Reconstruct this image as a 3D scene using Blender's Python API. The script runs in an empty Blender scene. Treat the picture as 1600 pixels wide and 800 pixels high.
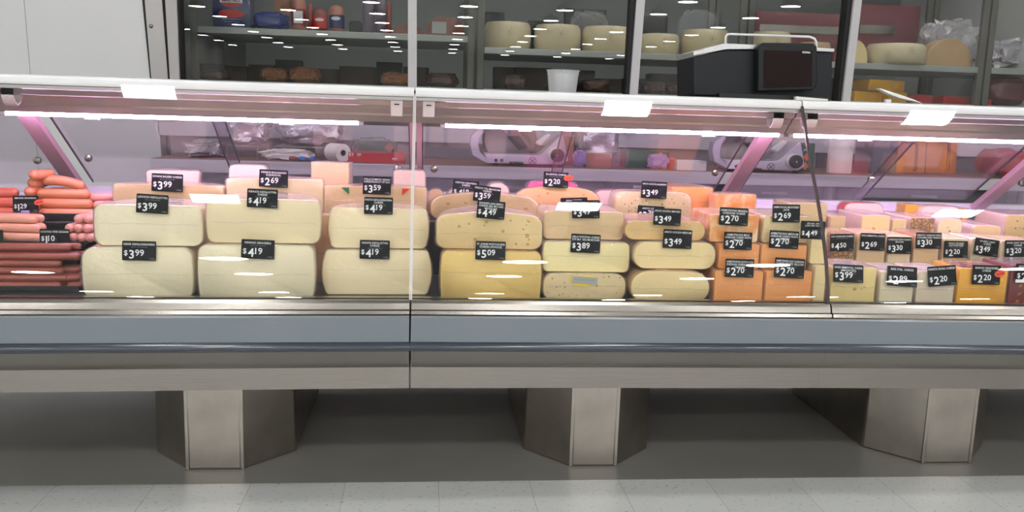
import bpy, bmesh, math, random
from math import pi, sin, cos, radians, sqrt
from mathutils import Vector, Matrix
random.seed(7)
S = bpy.context.scene
C = S.collection
# ---------------------------------------------------------------- camera, light, exposure
H = 1.22
F_PX = 1362.8
R_ = Vector((0.9953, -0.0923, 0.0299)).normalized()
F_ = Vector((0.0959, 0.9821, -0.1618)); F_ = (F_ - R_ * F_.dot(R_)).normalized()
U_ = R_.cross(F_).normalized()
cam = bpy.data.cameras.new('camera'); co = bpy.data.objects.new('camera', cam); C.objects.link(co)
cam.sensor_width = 36; cam.lens = F_PX / 1600 * 36; cam.clip_start = .02; cam.clip_end = 200
co.matrix_world = Matrix(((R_.x, U_.x, -F_.x, 0), (R_.y, U_.y, -F_.y, 0), (R_.z, U_.z, -F_.z, H), (0, 0, 0, 1)))
S.camera = co
S.view_settings.view_transform = 'Standard'; S.view_settings.look = 'None'
S.view_settings.gamma = 1; S.view_settings.use_curve_mapping = False
S.view_settings.exposure = 0.9
w = bpy.data.worlds.new('world'); S.world = w; w.use_nodes = True
w.node_tree.nodes['Background'].inputs[0].default_value = (.9, .95, 1, 1)
w.node_tree.nodes['Background'].inputs[1].default_value = .10
LAMP_E = 46.0        # round store lamps
TROFFER_E = 30.0     # ceiling panels over the aisle
TUBE_E = 46.0        # pink tubes inside the cases
COOLER_E = 5.0       # tube inside the walk in cooler
S.cycles.transparent_max_bounces = 24
S.cycles.max_bounces = 8
S.cycles.sample_clamp_indirect = 6
# ---------------------------------------------------------------- materials
MATS = {}
def nt(m): return m.node_tree.nodes, m.node_tree.links
def srgb(c):
    f = lambda v: (v / 12.92 if v <= .04045 else ((v + .055) / 1.055) ** 2.4)
    return tuple(f(v / 255) for v in c) + (1,)
def mat(name, col, rough=.5, metal=0, noise=None, bump=None, coat=0, spec=.5, emit=None, alpha_scale=None, trans=0):
    """col: sRGB 0..255; noise=(scale, amount); bump=(scale, strength, stretch)"""
    if name in MATS: return MATS[name]
    m = bpy.data.materials.new(name); m.use_nodes = True; MATS[name] = m
    N, L = nt(m); b = N['Principled BSDF']
    b.inputs['Base Color'].default_value = srgb(col); b.inputs['Roughness'].default_value = rough
    b.inputs['Metallic'].default_value = metal; b.inputs['Specular IOR Level'].default_value = spec
    b.inputs['Coat Weight'].default_value = coat; b.inputs['Coat Roughness'].default_value = .08
    b.inputs['Transmission Weight'].default_value = trans
    tc = N.new('ShaderNodeTexCoord')
    if noise:
        t = N.new('ShaderNodeTexNoise'); t.inputs['Scale'].default_value = noise[0]; t.inputs['Detail'].default_value = 4
        L.new(tc.outputs['Object'], t.inputs['Vector'])
        r = N.new('ShaderNodeValToRGB'); c = srgb(col); a = noise[1]
        r.color_ramp.elements[0].position = .3; r.color_ramp.elements[1].position = .7
        r.color_ramp.elements[0].color = tuple(v * (1 - a) for v in c[:3]) + (1,)
        r.color_ramp.elements[1].color = tuple(min(1, v * (1 + a * .6)) for v in c[:3]) + (1,)
        L.new(t.outputs['Fac'], r.inputs[0]); L.new(r.outputs[0], b.inputs['Base Color'])
    if bump:
        t = N.new('ShaderNodeTexNoise'); t.inputs['Scale'].default_value = bump[0]; t.inputs['Detail'].default_value = 3
        if len(bump) > 2:
            mp = N.new('ShaderNodeMapping'); mp.inputs['Scale'].default_value = bump[2]
            L.new(tc.outputs['Object'], mp.inputs[0]); L.new(mp.outputs[0], t.inputs['Vector'])
        else: L.new(tc.outputs['Object'], t.inputs['Vector'])
        u = N.new('ShaderNodeBump'); u.inputs['Strength'].default_value = bump[1]; u.inputs['Distance'].default_value = .01
        L.new(t.outputs['Fac'], u.inputs['Height']); L.new(u.outputs[0], b.inputs['Normal'])
    if emit:
        b.inputs['Emission Color'].default_value = tuple(emit[0]) + (1,); b.inputs['Emission Strength'].default_value = emit[1]
    return m
def sheet_mat(name, tint, ior=1.45, rough=0.0, milk=0.0, film=0.0, bump=None):
    """thin clear sheet: see-through plus Fresnel reflection; milk = share of white scatter; film = extra white at grazing angles"""
    m = bpy.data.materials.new(name); m.use_nodes = True; MATS[name] = m
    N, L = nt(m); N.remove(N['Principled BSDF']); out = N['Material Output']
    tr = N.new('ShaderNodeBsdfTransparent'); tr.inputs[0].default_value = tuple(tint) + (1,)
    gl = N.new('ShaderNodeBsdfGlossy'); gl.inputs['Roughness'].default_value = rough; gl.inputs[0].default_value = (1, 1, 1, 1)
    fr = N.new('ShaderNodeFresnel'); ge = N.new('ShaderNodeNewGeometry')   # same reflectance on both faces of the sheet
    mi_ = N.new('ShaderNodeMix'); mi_.data_type = 'FLOAT'; mi_.inputs[2].default_value = ior; mi_.inputs[3].default_value = 1 / ior
    L.new(ge.outputs['Backfacing'], mi_.inputs[0]); L.new(mi_.outputs[0], fr.inputs[0])
    mx = N.new('ShaderNodeMixShader'); L.new(fr.outputs[0], mx.inputs[0])
    base = tr.outputs[0]
    if milk or film:
        df = N.new('ShaderNodeBsdfDiffuse'); df.inputs[0].default_value = (.85, .85, .87, 1)
        tl = N.new('ShaderNodeBsdfTranslucent'); tl.inputs[0].default_value = (.85, .85, .87, 1)
        ad = N.new('ShaderNodeMixShader'); ad.inputs[0].default_value = .4; L.new(df.outputs[0], ad.inputs[1]); L.new(tl.outputs[0], ad.inputs[2])
        m2 = N.new('ShaderNodeMixShader'); L.new(tr.outputs[0], m2.inputs[1]); L.new(ad.outputs[0], m2.inputs[2])
        lw = N.new('ShaderNodeLayerWeight'); lw.inputs[0].default_value = .25
        ma = N.new('ShaderNodeMath'); ma.operation = 'MULTIPLY_ADD'; ma.inputs[1].default_value = film; ma.inputs[2].default_value = milk; ma.use_clamp = True
        L.new(lw.outputs['Facing'], ma.inputs[0]); L.new(ma.outputs[0], m2.inputs[0]); base = m2.outputs[0]
    L.new(base, mx.inputs[1]); L.new(gl.outputs[0], mx.inputs[2]); L.new(mx.outputs[0], out.inputs[0])
    if bump:
        tc = N.new('ShaderNodeTexCoord'); t = N.new('ShaderNodeTexNoise'); t.inputs['Scale'].default_value = bump[0]; t.inputs['Detail'].default_value = 2
        mp = N.new('ShaderNodeMapping'); mp.inputs['Scale'].default_value = (1, 1, 2.2)
        L.new(tc.outputs['Object'], mp.inputs[0]); L.new(mp.outputs[0], t.inputs['Vector'])
        u = N.new('ShaderNodeBump'); u.inputs['Strength'].default_value = bump[1]; u.inputs['Distance'].default_value = .01
        L.new(t.outputs['Fac'], u.inputs['Height']); L.new(u.outputs[0], gl.inputs['Normal']); L.new(u.outputs[0], fr.inputs['Normal'])
    return m
def ramp_mat(name, kind, scale, stops, rough=.5, coat=0, bump=0, stretch=(1, 1, 1), feature=None):
    """colour from a texture through a ramp; stops = [(pos, sRGB)]"""
    m = mat(name, stops[0][1], rough, coat=coat); N, L = nt(m); b = N['Principled BSDF']
    tc = N.new('ShaderNodeTexCoord'); mp = N.new('ShaderNodeMapping'); mp.inputs['Scale'].default_value = stretch
    L.new(tc.outputs['Object'], mp.inputs[0])
    if kind == 'noise':
        t = N.new('ShaderNodeTexNoise'); t.inputs['Scale'].default_value = scale; t.inputs['Detail'].default_value = 5; o = t.outputs['Fac']
    else:
        t = N.new('ShaderNodeTexVoronoi'); t.inputs['Scale'].default_value = scale
        if feature: t.feature = feature
        o = t.outputs['Distance']
    L.new(mp.outputs[0], t.inputs['Vector'])
    r = N.new('ShaderNodeValToRGB'); e = r.color_ramp.elements
    e[0].position = stops[0][0]; e[0].color = srgb(stops[0][1]); e[1].position = stops[-1][0]; e[1].color = srgb(stops[-1][1])
    for p, c in stops[1:-1]:
        x = e.new(p); x.color = srgb(c)
    L.new(o, r.inputs[0]); L.new(r.outputs[0], b.inputs['Base Color'])
    if bump:
        u = N.new('ShaderNodeBump'); u.inputs['Strength'].default_value = bump; u.inputs['Distance'].default_value = .01
        L.new(o, u.inputs['Height']); L.new(u.outputs[0], b.inputs['Normal'])
    return m
def emit_mat(name, col, e):
    m = bpy.data.materials.new(name); m.use_nodes = True; MATS[name] = m; N, L = nt(m); N.remove(N['Principled BSDF'])
    n = N.new('ShaderNodeEmission'); n.inputs[0].default_value = tuple(col) + (1,); n.inputs[1].default_value = e
    L.new(n.outputs[0], N['Material Output'].inputs[0]); return m
STEEL = mat('brushed_steel', (150, 145, 139), .22, 1, bump=(5, .012, (1, 30, 30)))
STEELV = mat('brushed_steel_upright', (176, 169, 160), .33, 1, noise=(7, .16), bump=(8, .03, (30, 30, 1)))
STEELD = mat('dull_steel', (165, 163, 162), .38, 1)
WHITE_METAL = mat('white_enamel', (232, 233, 235), .22, coat=.4)
PANEL_BLUE = mat('blue_grey_enamel', (114, 122, 130), .3, coat=.3)
BUMPER = mat('dark_blue_vinyl', (52, 60, 70), .2, coat=.5)
BLACK = mat('black_plastic', (22, 22, 24), .4)
BLACKTRAY = mat('black_tray_plastic', (24, 23, 27), .35, bump=(120, .1))
DARKGAP = mat('dark_rubber', (20, 20, 22), .6)
GREY_PLASTIC = mat('grey_plastic', (186, 184, 190), .4)
BEIGE_PLASTIC = mat('beige_plastic', (214, 200, 200), .45)
WHITE_PL = mat('white_plastic', (235, 235, 232), .4)
PAPER = mat('white_paper', (238, 236, 232), .8, bump=(60, .1))
GLASS = sheet_mat('case_glass', (.985, .99, .985), 1.42)
GLASS_REAR = sheet_mat('rear_door_glass', (.91, .87, .92), 1.6, milk=.03)
GLASS_COOLER = sheet_mat('cooler_glass', (.86, .87, .86), 1.5)
FILM = sheet_mat('cling_film', (.99, .99, .99), 1.4, .10, .01, .42, bump=(38, .6))
BAGFILM = sheet_mat('bag_film', (.97, .97, .98), 1.5, .12, .14, .35, bump=(45, 1.0))
CLEARPL = sheet_mat('clear_tub_plastic', (.95, .95, .96), 1.45, .08, .28, .3)
CARD = mat('black_card', (17, 19, 22), .55, spec=.2)
INK = mat('white_print', (235, 238, 240), .6)
INKG = mat('grey_print', (140, 142, 146), .6)
STICKER = mat('orange_red_sticker', (240, 82, 50), .5)
# ---------------------------------------------------------------- geometry helpers
def ray(px, py): return F_ + R_ * ((px - 800) / F_PX) + U_ * ((400 - py) / F_PX)
CAM = Vector((0, 0, H))
X0, LEN = -0.0487, 1.2762
SEC = {1: (X0, radians(2.07)), 2: (X0, 0.0), 3: (X0 + LEN, radians(-.875))}
def at(px, py, t, sec=2):
    ox, a = SEC[sec]; d = ray(px, py); n = Vector((-sin(a), cos(a), 0))
    return CAM + d * ((Vector((ox, t, 0)) - CAM).dot(n) / d.dot(n))
def depth_on(px, py, z, sec):
    d = ray(px, py); P = CAM + d * ((z - H) / d.z); ox, a = SEC[sec]
    return (P - Vector((ox, 0, 0))).dot(Vector((-sin(a), cos(a), 0))) / cos(a)
def link(name, bm, mats, parent=None, loc=(0, 0, 0), rot=(0, 0, 0), smooth=35, bevel=0):
    me = bpy.data.meshes.new(name); bmesh.ops.recalc_face_normals(bm, faces=bm.faces[:]); bm.to_mesh(me); bm.free()
    for m in (mats if isinstance(mats, (list, tuple)) else [mats]): me.materials.append(m)
    if smooth:
        me.polygons.foreach_set('use_smooth', [True] * len(me.polygons)); me.set_sharp_from_angle(angle=radians(smooth))
    o = bpy.data.objects.new(name, me); C.objects.link(o); o.location = loc; o.rotation_euler = rot
    if parent: o.parent = parent
    if bevel:
        md = o.modifiers.new('bevel', 'BEVEL'); md.width = bevel; md.segments = 2; md.limit_method = 'ANGLE'
    return o
def tag(o, label, cat, group=None, kind=None):
    o['label'] = label; o['category'] = cat
    if group: o['group'] = group
    if kind: o['kind'] = kind
    return o
def empty(name, loc, rz=0, label='', cat='', group=None):
    o = bpy.data.objects.new(name, None); C.objects.link(o); o.location = loc; o.rotation_euler = (0, 0, rz); o.empty_display_size = .02
    return tag(o, label, cat, group)
def structure(name, bm, m, **k):
    o = link(name, bm, m, **k); o['kind'] = 'structure'; return o
def box(bm, x0, x1, y0, y1, z0, z1, M=None, mi=0):
    vs = [bm.verts.new((x, y, z)) for x in (x0, x1) for y in (y0, y1) for z in (z0, z1)]
    fs = [(0, 1, 3, 2), (4, 6, 7, 5), (0, 4, 5, 1), (2, 3, 7, 6), (0, 2, 6, 4), (1, 5, 7, 3)]
    for f in fs: bm.faces.new([vs[i] for i in f]).material_index = mi
    if M is not None: bmesh.ops.transform(bm, matrix=M, verts=vs)
    return vs
def BM(): return bmesh.new()
def boxbm(*a, **k):
    b = BM(); box(b, *a, **k); return b
def hexa(bm, P):   # P: 8 points, first 4 loop, last 4 matching loop
    v = [bm.verts.new(p) for p in P]
    for f in ((0, 1, 2, 3), (7, 6, 5, 4), (0, 4, 5, 1), (1, 5, 6, 2), (2, 6, 7, 3), (3, 7, 4, 0)): bm.faces.new([v[i] for i in f])
def tube(bm, pts, rad, n=10, taper=None, caps=True, mi=0):
    pts = [Vector(p) for p in pts]; rings = []; up = Vector((0, 0, 1))
    prev = None
    for i, p in enumerate(pts):
        d = (pts[min(i + 1, len(pts) - 1)] - pts[max(i - 1, 0)]).normalized()
        if prev is None:
            a = d.cross(up if abs(d.z) < .9 else Vector((1, 0, 0))).normalized()
        else: a = (prev - d * prev.dot(d)).normalized()
        prev = a; b = d.cross(a); r = rad if taper is None else rad * taper[i]
        rings.append([bm.verts.new(p + a * (r * cos(2 * pi * k / n)) + b * (r * sin(2 * pi * k / n))) for k in range(n)])
    for i in range(len(rings) - 1):
        for k in range(n): bm.faces.new((rings[i][k], rings[i][(k + 1) % n], rings[i + 1][(k + 1) % n], rings[i + 1][k])).material_index = mi
    if caps:
        bm.faces.new(rings[0][::-1]).material_index = mi; bm.faces.new(rings[-1]).material_index = mi
def lathe(bm, prof, n=32, M=None, mi=0, cap=True):
    rings = []
    for r, z in prof: rings.append([bm.verts.new((r * cos(2 * pi * k / n), r * sin(2 * pi * k / n), z)) for k in range(n)])
    for i in range(len(rings) - 1):
        for k in range(n): bm.faces.new((rings[i][k], rings[i][(k + 1) % n], rings[i + 1][(k + 1) % n], rings[i + 1][k])).material_index = mi
    if cap:
        bm.faces.new(rings[0][::-1]).material_index = mi; bm.faces.new(rings[-1]).material_index = mi
    if M is not None: bmesh.ops.transform(bm, matrix=M, verts=[v for r in rings for v in r])
def prism(bm, poly, y0, y1, M=None, mi=0):   # poly in (x,z), extruded along y
    a = [bm.verts.new((x, y0, z)) for x, z in poly]; b = [bm.verts.new((x, y1, z)) for x, z in poly]; n = len(poly)
    bm.faces.new(a[::-1]).material_index = mi; bm.faces.new(b).material_index = mi
    for i in range(n): bm.faces.new((a[i], a[(i + 1) % n], b[(i + 1) % n], b[i])).material_index = mi
    if M is not None: bmesh.ops.transform(bm, matrix=M, verts=a + b)
def lumps(bm, rx, ry, rz, amp, freq, seed, sub=4):   # crumpled blob resting on z=0
    g = bmesh.ops.create_icosphere(bm, subdivisions=sub, radius=1)
    from mathutils import noise
    for v in g['verts']:
        d = v.co.copy(); k = 1 + amp * noise.noise(d * freq + Vector((seed, seed * .7, 0))) + amp * .5 * noise.noise(d * freq * 2.7 + Vector((seed, 0, 3)))
        q = [math.copysign(abs(c) ** .6, c) for c in d]
        v.co = Vector((q[0] * rx * k, q[1] * ry * k, max(-1, q[2]) * rz * k))
    z = min(v.co.z for v in g['verts'])
    for v in g['verts']: v.co.z -= z
_tc = {}
def text_verts(s, bold=0.0):
    key = (s, bold)
    if key in _tc: return _tc[key]
    cu = bpy.data.curves.new('t', 'FONT'); cu.body = s; cu.resolution_u = 2; cu.offset = bold; cu.align_x = 'LEFT'
    ob = bpy.data.objects.new('t', cu); C.objects.link(ob)
    me = ob.to_mesh()
    vs = [v.co.copy() for v in me.vertices]; fs = [tuple(p.vertices) for p in me.polygons]
    ob.to_mesh_clear(); bpy.data.objects.remove(ob); bpy.data.curves.remove(cu)
    x1 = max((v.x for v in vs), default=0); x0 = min((v.x for v in vs), default=0)
    _tc[key] = (vs, fs, x0, x1); return _tc[key]
def text(bm, s, size, x, z, y=0, align='L', bold=0.0, mi=0, sx=1.0, width=None, M=None, flip=False):
    vs, fs, a, b = text_verts(s, bold); k = size
    if width and (b - a) * k * sx > width: sx = width / ((b - a) * k)
    ox = x - (0 if align == 'L' else (b - a) * k * sx * (.5 if align == 'C' else 1)) - a * k * sx
    nv = [bm.verts.new((ox + v.x * k * sx, y, z + v.y * k)) for v in vs]
    for f in fs:
        try: bm.faces.new([nv[i] for i in f]).material_index = mi
        except ValueError: pass
    if M is not None: bmesh.ops.transform(bm, matrix=M, verts=nv)
# ---------------------------------------------------------------- the setting
FLOORG = mat('grey_sealed_floor', (146, 144, 137), .34, noise=(3, .06), bump=(60, .03))
m = mat('speckled_white_tile', (190, 192, 190), .2); N, L_ = nt(m); b_ = N['Principled BSDF']
tc = N.new('ShaderNodeTexCoord'); mp = N.new('ShaderNodeMapping'); mp.inputs['Scale'].default_value = (1 / .3048, 1 / .3048, 1)
mp.inputs['Location'].default_value = (-.15, -.045, 0)
L_.new(tc.outputs['Object'], mp.inputs[0])
br = N.new('ShaderNodeTexBrick'); br.offset = 0; br.inputs['Scale'].default_value = 1; br.inputs['Brick Width'].default_value = 1; br.inputs['Row Height'].default_value = 1
br.inputs['Mortar Size'].default_value = .0045; br.inputs['Color1'].default_value = srgb((208, 210, 208)); br.inputs['Color2'].default_value = srgb((202, 204, 202)); br.inputs['Mortar'].default_value = srgb((176, 177, 175))
L_.new(mp.outputs[0], br.inputs['Vector'])
mp2 = N.new('ShaderNodeMapping'); mp2.inputs['Scale'].default_value = (60, 110, 1); mp2.inputs['Rotation'].default_value = (0, 0, .3); L_.new(tc.outputs['Object'], mp2.inputs[0])
no = N.new('ShaderNodeTexNoise'); no.inputs['Scale'].default_value = 1; no.inputs['Detail'].default_value = 2; L_.new(mp2.outputs[0], no.inputs['Vector'])
rp = N.new('ShaderNodeValToRGB'); rp.color_ramp.elements[0].position = .30; rp.color_ramp.elements[0].color = (.62, .62, .61, 1); rp.color_ramp.elements[1].position = .37; rp.color_ramp.elements[1].color = (1, 1, 1, 1)
L_.new(no.outputs['Fac'], rp.inputs[0])
mu = N.new('ShaderNodeMix'); mu.data_type = 'RGBA'; mu.blend_type = 'MULTIPLY'; mu.inputs[0].default_value = 1
L_.new(br.outputs['Color'], mu.inputs[6]); L_.new(rp.outputs[0], mu.inputs[7]); L_.new(mu.outputs[2], b_.inputs['Base Color'])
TILE = m
XL, XR, YF, YB = -9.5, 9.5, -34.0, 7.2
b = BM(); box(b, XL, XR, 2.757, YB, -.1, 0); structure('floor', b, FLOORG)
b = BM(); box(b, XL, XR, YF, 2.757, -.1, 0); structure('floor_tile', b, TILE)
CEIL = mat('ceiling_panel_grey', (165, 168, 170), .9)
structure('ceiling', boxbm(XL, XR, YF, YB, 4.05, 4.15), CEIL)
WALLM = mat('store_wall_grey', (150, 150, 150), .8)
structure('wall_left', boxbm(XL - .1, XL, YF, YB, 0, 4.05), WALLM)
structure('wall_right', boxbm(XR, XR + .1, YF, YB, 0, 4.05), WALLM)
structure('wall_front', boxbm(XL, XR, YF - .1, YF, 0, 4.05), WALLM)
structure('wall_back', boxbm(XL, XR, YB, YB + .1, 0, 4.05), mat('cooler_back_wall', (150, 154, 154), .6))
# the wall that carries the cooler windows
YW = 4.95
WPAN = mat('white_insulated_panel', (222, 223, 224), .45, coat=.1)
WLOW = mat('grey_wall_lining', (136, 130, 140), .5)
def zpx(px, py, Y): return at(px, py, Y).z
def xpx(px, py, Y): return at(px, py, Y).x
def slanted(bm, pxa, pya, pxb, pyb, wa, wb, y0, y1, ztop=2.75, zbot=1.12):
    """an upright through two image points at depth y0: left edge a->b, widths wa, wb in pixels"""
    P = at(pxa, pya, y0); Q = at(pxb, pyb, y0); P2 = at(pxa + wa, pya, y0); Q2 = at(pxb + wb, pyb, y0)
    f = lambda A, B, z: A.x + (B.x - A.x) * (z - A.z) / (B.z - A.z)
    xa, xb, xc, xd = f(P, Q, ztop), f(P2, Q2, ztop), f(P2, Q2, zbot), f(P, Q, zbot)
    hexa(bm, [(xa, y0, ztop), (xb, y0, ztop), (xc, y0, zbot), (xd, y0, zbot), (xa, y1, ztop), (xb, y1, ztop), (xc, y1, zbot), (xd, y1, zbot)])
b = BM()
P = at(222, 0, YW - .01); Q = at(234.5, 118, YW - .01)
fx = lambda z: P.x + (Q.x - P.x) * (z - P.z) / (Q.z - P.z)
hexa(b, [(XL, YW - .03, 4.05), (fx(2.75), YW - .03, 4.05), (fx(.0), YW - .03, 0), (XL, YW - .03, 0), (XL, YW + .08, 4.05), (fx(2.75), YW + .08, 4.05), (fx(0), YW + .08, 0), (XL, YW + .08, 0)])
structure('wall_cooler_panel', b, WPAN)
b = BM(); slanted(b, 37, 0, 47, 116, .8, .8, YW - .0315, YW - .03, 4.0, .2); structure('trim_1', b, mat('panel_joint_grey', (150, 154, 158), .6))
structure('wall_cooler_lower', boxbm(fx(0) + .0, XR, YW, YW + .08, 0, 1.13), WLOW)
structure('wall_cooler_upper', boxbm(fx(2.75), XR, YW, YW + .08, 2.75, 4.05), WPAN)
structure('trim_2', boxbm(fx(1.1) + .02, XR, YW - .03, YW + .09, 1.045, 1.13), mat('pale_sill_paint', (196, 198, 205), .35))
b = BM(); slanted(b, 226, 0, 236, 118, 27, 26, YW - .04, YW + .05); o = structure('trim_3', b, STEELD)
b2 = BM(); p = at(236, 41, YW - .04)
bmesh.ops.create_uvsphere(b2, u_segments=14, v_segments=8, radius=.011, matrix=Matrix.Translation(p)); o2 = link('bolt_head', b2, STEEL); o2.parent = o
b = BM(); slanted(b, 222, 0, 234, 118, 4, 3, YW - .036, YW + .05); slanted(b, 253, 0, 262, 118, 5, 3, YW - .03, YW + .05); slanted(b, 275.5, 0, 280, 118, 4.5, 4, YW - .034, YW + .05)
structure('trim_4', b, DARKGAP)
FR = mat('window_frame_paint', (205, 204, 206), .35)
FRG = mat('window_frame_grey', (186, 184, 182), .4)
win_posts = [((258, 0), (265, 118), 17.5, 15, FRG), ((637.5, 0), (637.5, 138), 13.5, 13.5, FR), ((995, 0), (984, 147), 13, 12.5, FR), ((1335, 0), (1317, 155), 12, 12, FR)]
gaps = [None, None, ((986, 0), (977.5, 147), 9, 6.5), ((1325, 0), (1309, 155), 10, 8)]
for i, (a, c, wa, wb, mt) in enumerate(win_posts):
    b = BM(); slanted(b, *a, *c, wa, wb, YW - .05, YW + .06); structure('window_%d' % (i + 1), b, mt)
    if gaps[i]:
        g = gaps[i]; b = BM(); slanted(b, *g[0], *g[1], g[2], g[3], YW - .03, YW + .05); structure('trim_%d' % (5 + i), b, DARKGAP)
xs = [xpx(283, 60, YW), xpx(644, 60, YW), xpx(1000, 60, YW), xpx(1330, 60, YW), 3.9]
for i in range(4):
    structure('window_%d_pane' % (i + 1), boxbm(xs[i], xs[i + 1] - .004, YW + .01, YW + .018, 1.13, 2.75), GLASS_COOLER)
structure('wall_cooler_end', boxbm(3.9, 4.0, YW + .08, YB, 0, 4.05), WPAN)
structure('wall_cooler_side', boxbm(-1.55, -1.45, YW + .08, YB, 0, 4.05), mat('cooler_side_wall', (122, 124, 124), .6))
structure('ceiling_cooler', boxbm(-1.45, 3.9, YW + .08, YB, 2.75, 2.85), mat('cooler_ceiling', (142, 145, 145), .7))
# ---------------------------------------------------------------- ceiling lamps of the store
LAMP = emit_mat('lamp_disc_glow', (1, .98, .95), LAMP_E); LAMPH = mat('lamp_housing_grey', (120, 120, 122), .4, .6)
proto = None
def make_lamp():
    root = empty('ceiling_lamp', (0, 0, 4.05), 0, 'round white high bay lamp hanging from the store ceiling', 'lamp', 'rows of round ceiling lamps')
    b = BM(); lathe(b, [(.04, 0), (.05, -.05), (.16, -.09), (.235, -.2), (.24, -.22), (.225, -.22), (.15, -.1), (.04, -.06)], 28, cap=True); link('lamp_housing', b, LAMPH, root)
    b = BM(); lathe(b, [(.222, -.212), (.222, -.206)], 28); link('lamp_disc', b, LAMP, root); return root
def copy_tree(o, parent=None):
    c = o.copy(); C.objects.link(c)
    if parent: c.parent = parent
    for ch in o.children: copy_tree(ch, c)
    return c
for i in range(-3, 5):
    for j in range(12):
        if proto is None: proto = make_lamp(); o = proto
        else: o = copy_tree(proto)
        o.location = (-1.5 + 2.44 * i, -2.4 - 2.6 * j, 4.05)
TROF = emit_mat('troffer_glow', (1, .99, .97), TROFFER_E)
def troffer(x, y, first=[]):
    if first: o = copy_tree(first[0])
    else:
        o = empty('ceiling_panel_light', (0, 0, 4.05), 0, 'long white panel light recessed in the ceiling above the aisle', 'light', 'panel lights above the aisle'); first.append(o)
        b = BM(); box(b, -.19, .19, -.17, .17, -.06, 0); link('panel_frame', b, WHITE_METAL, o, bevel=.006)
        link('panel_diffuser', boxbm(-.16, .16, -.14, .14, -.066, -.061), TROF, o)
    o.location = (x, y, 4.05); return o
for x in (-3.7, -1.28, 1.1, 3.92): troffer(x, .5)
for x, y in ((-1.62, 1.42), (1.33, 1.37), (3.4, 1.35)): troffer(x, y)
for x in (-2.2, .4, 3.0): troffer(x, 4.1)  # unseen panels, added to brighten the dark service aisle
COOL = emit_mat('cooler_tube_glow', (1, .98, .94), COOLER_E)
for x in (-.3, 1.5, 3.0):
    o = tag(link('cooler_light', boxbm(-.6, .6, -.05, .05, -.05, 0), COOL, loc=(x, 5.25, 2.75)), 'strip light on the cooler ceiling above the shelves', 'light', 'cooler strip lights')
# ---------------------------------------------------------------- display cases
PINK = emit_mat('pink_white_tube_glow', (1, .58, 1.0), TUBE_E)
PINKCAP = mat('tube_end_cap', (215, 205, 220), .4)
RAILLIT = mat('pale_rail_enamel', (214, 208, 222), .25, coat=.3)
INSIDE = mat('case_lining_grey', (186, 184, 190), .35)
GLASSP = [(2.8368, 1.268), (2.802, 1.2102), (2.763, 1.1385), (2.70, 1.0391), (2.6384, .9429), (2.5878, .8484), (2.555, .7732), (2.533, .70), (2.525, .668)]
def smoothp(P, n=4):
    out = []
    for i in range(len(P) - 1):
        p0 = P[max(i - 1, 0)]; p1 = P[i]; p2 = P[i + 1]; p3 = P[min(i + 2, len(P) - 1)]
        for k in range(n):
            t = k / n
            out.append(tuple(.5 * (2 * p1[j] + (p2[j] - p0[j]) * t + (2 * p0[j] - 5 * p1[j] + 4 * p2[j] - p3[j]) * t * t + (3 * p1[j] - p0[j] - 3 * p2[j] + p3[j]) * t ** 3) for j in (0, 1)))
    out.append(P[-1]); return out
def offset(P, d):
    out = []
    for i, p in enumerate(P):
        a = P[max(i - 1, 0)]; c = P[min(i + 1, len(P) - 1)]; tx, tz = c[0] - a[0], c[1] - a[1]; l = math.hypot(tx, tz)
        out.append((p[0] - tz / l * d, p[1] + tx / l * d))
    return out
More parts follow.
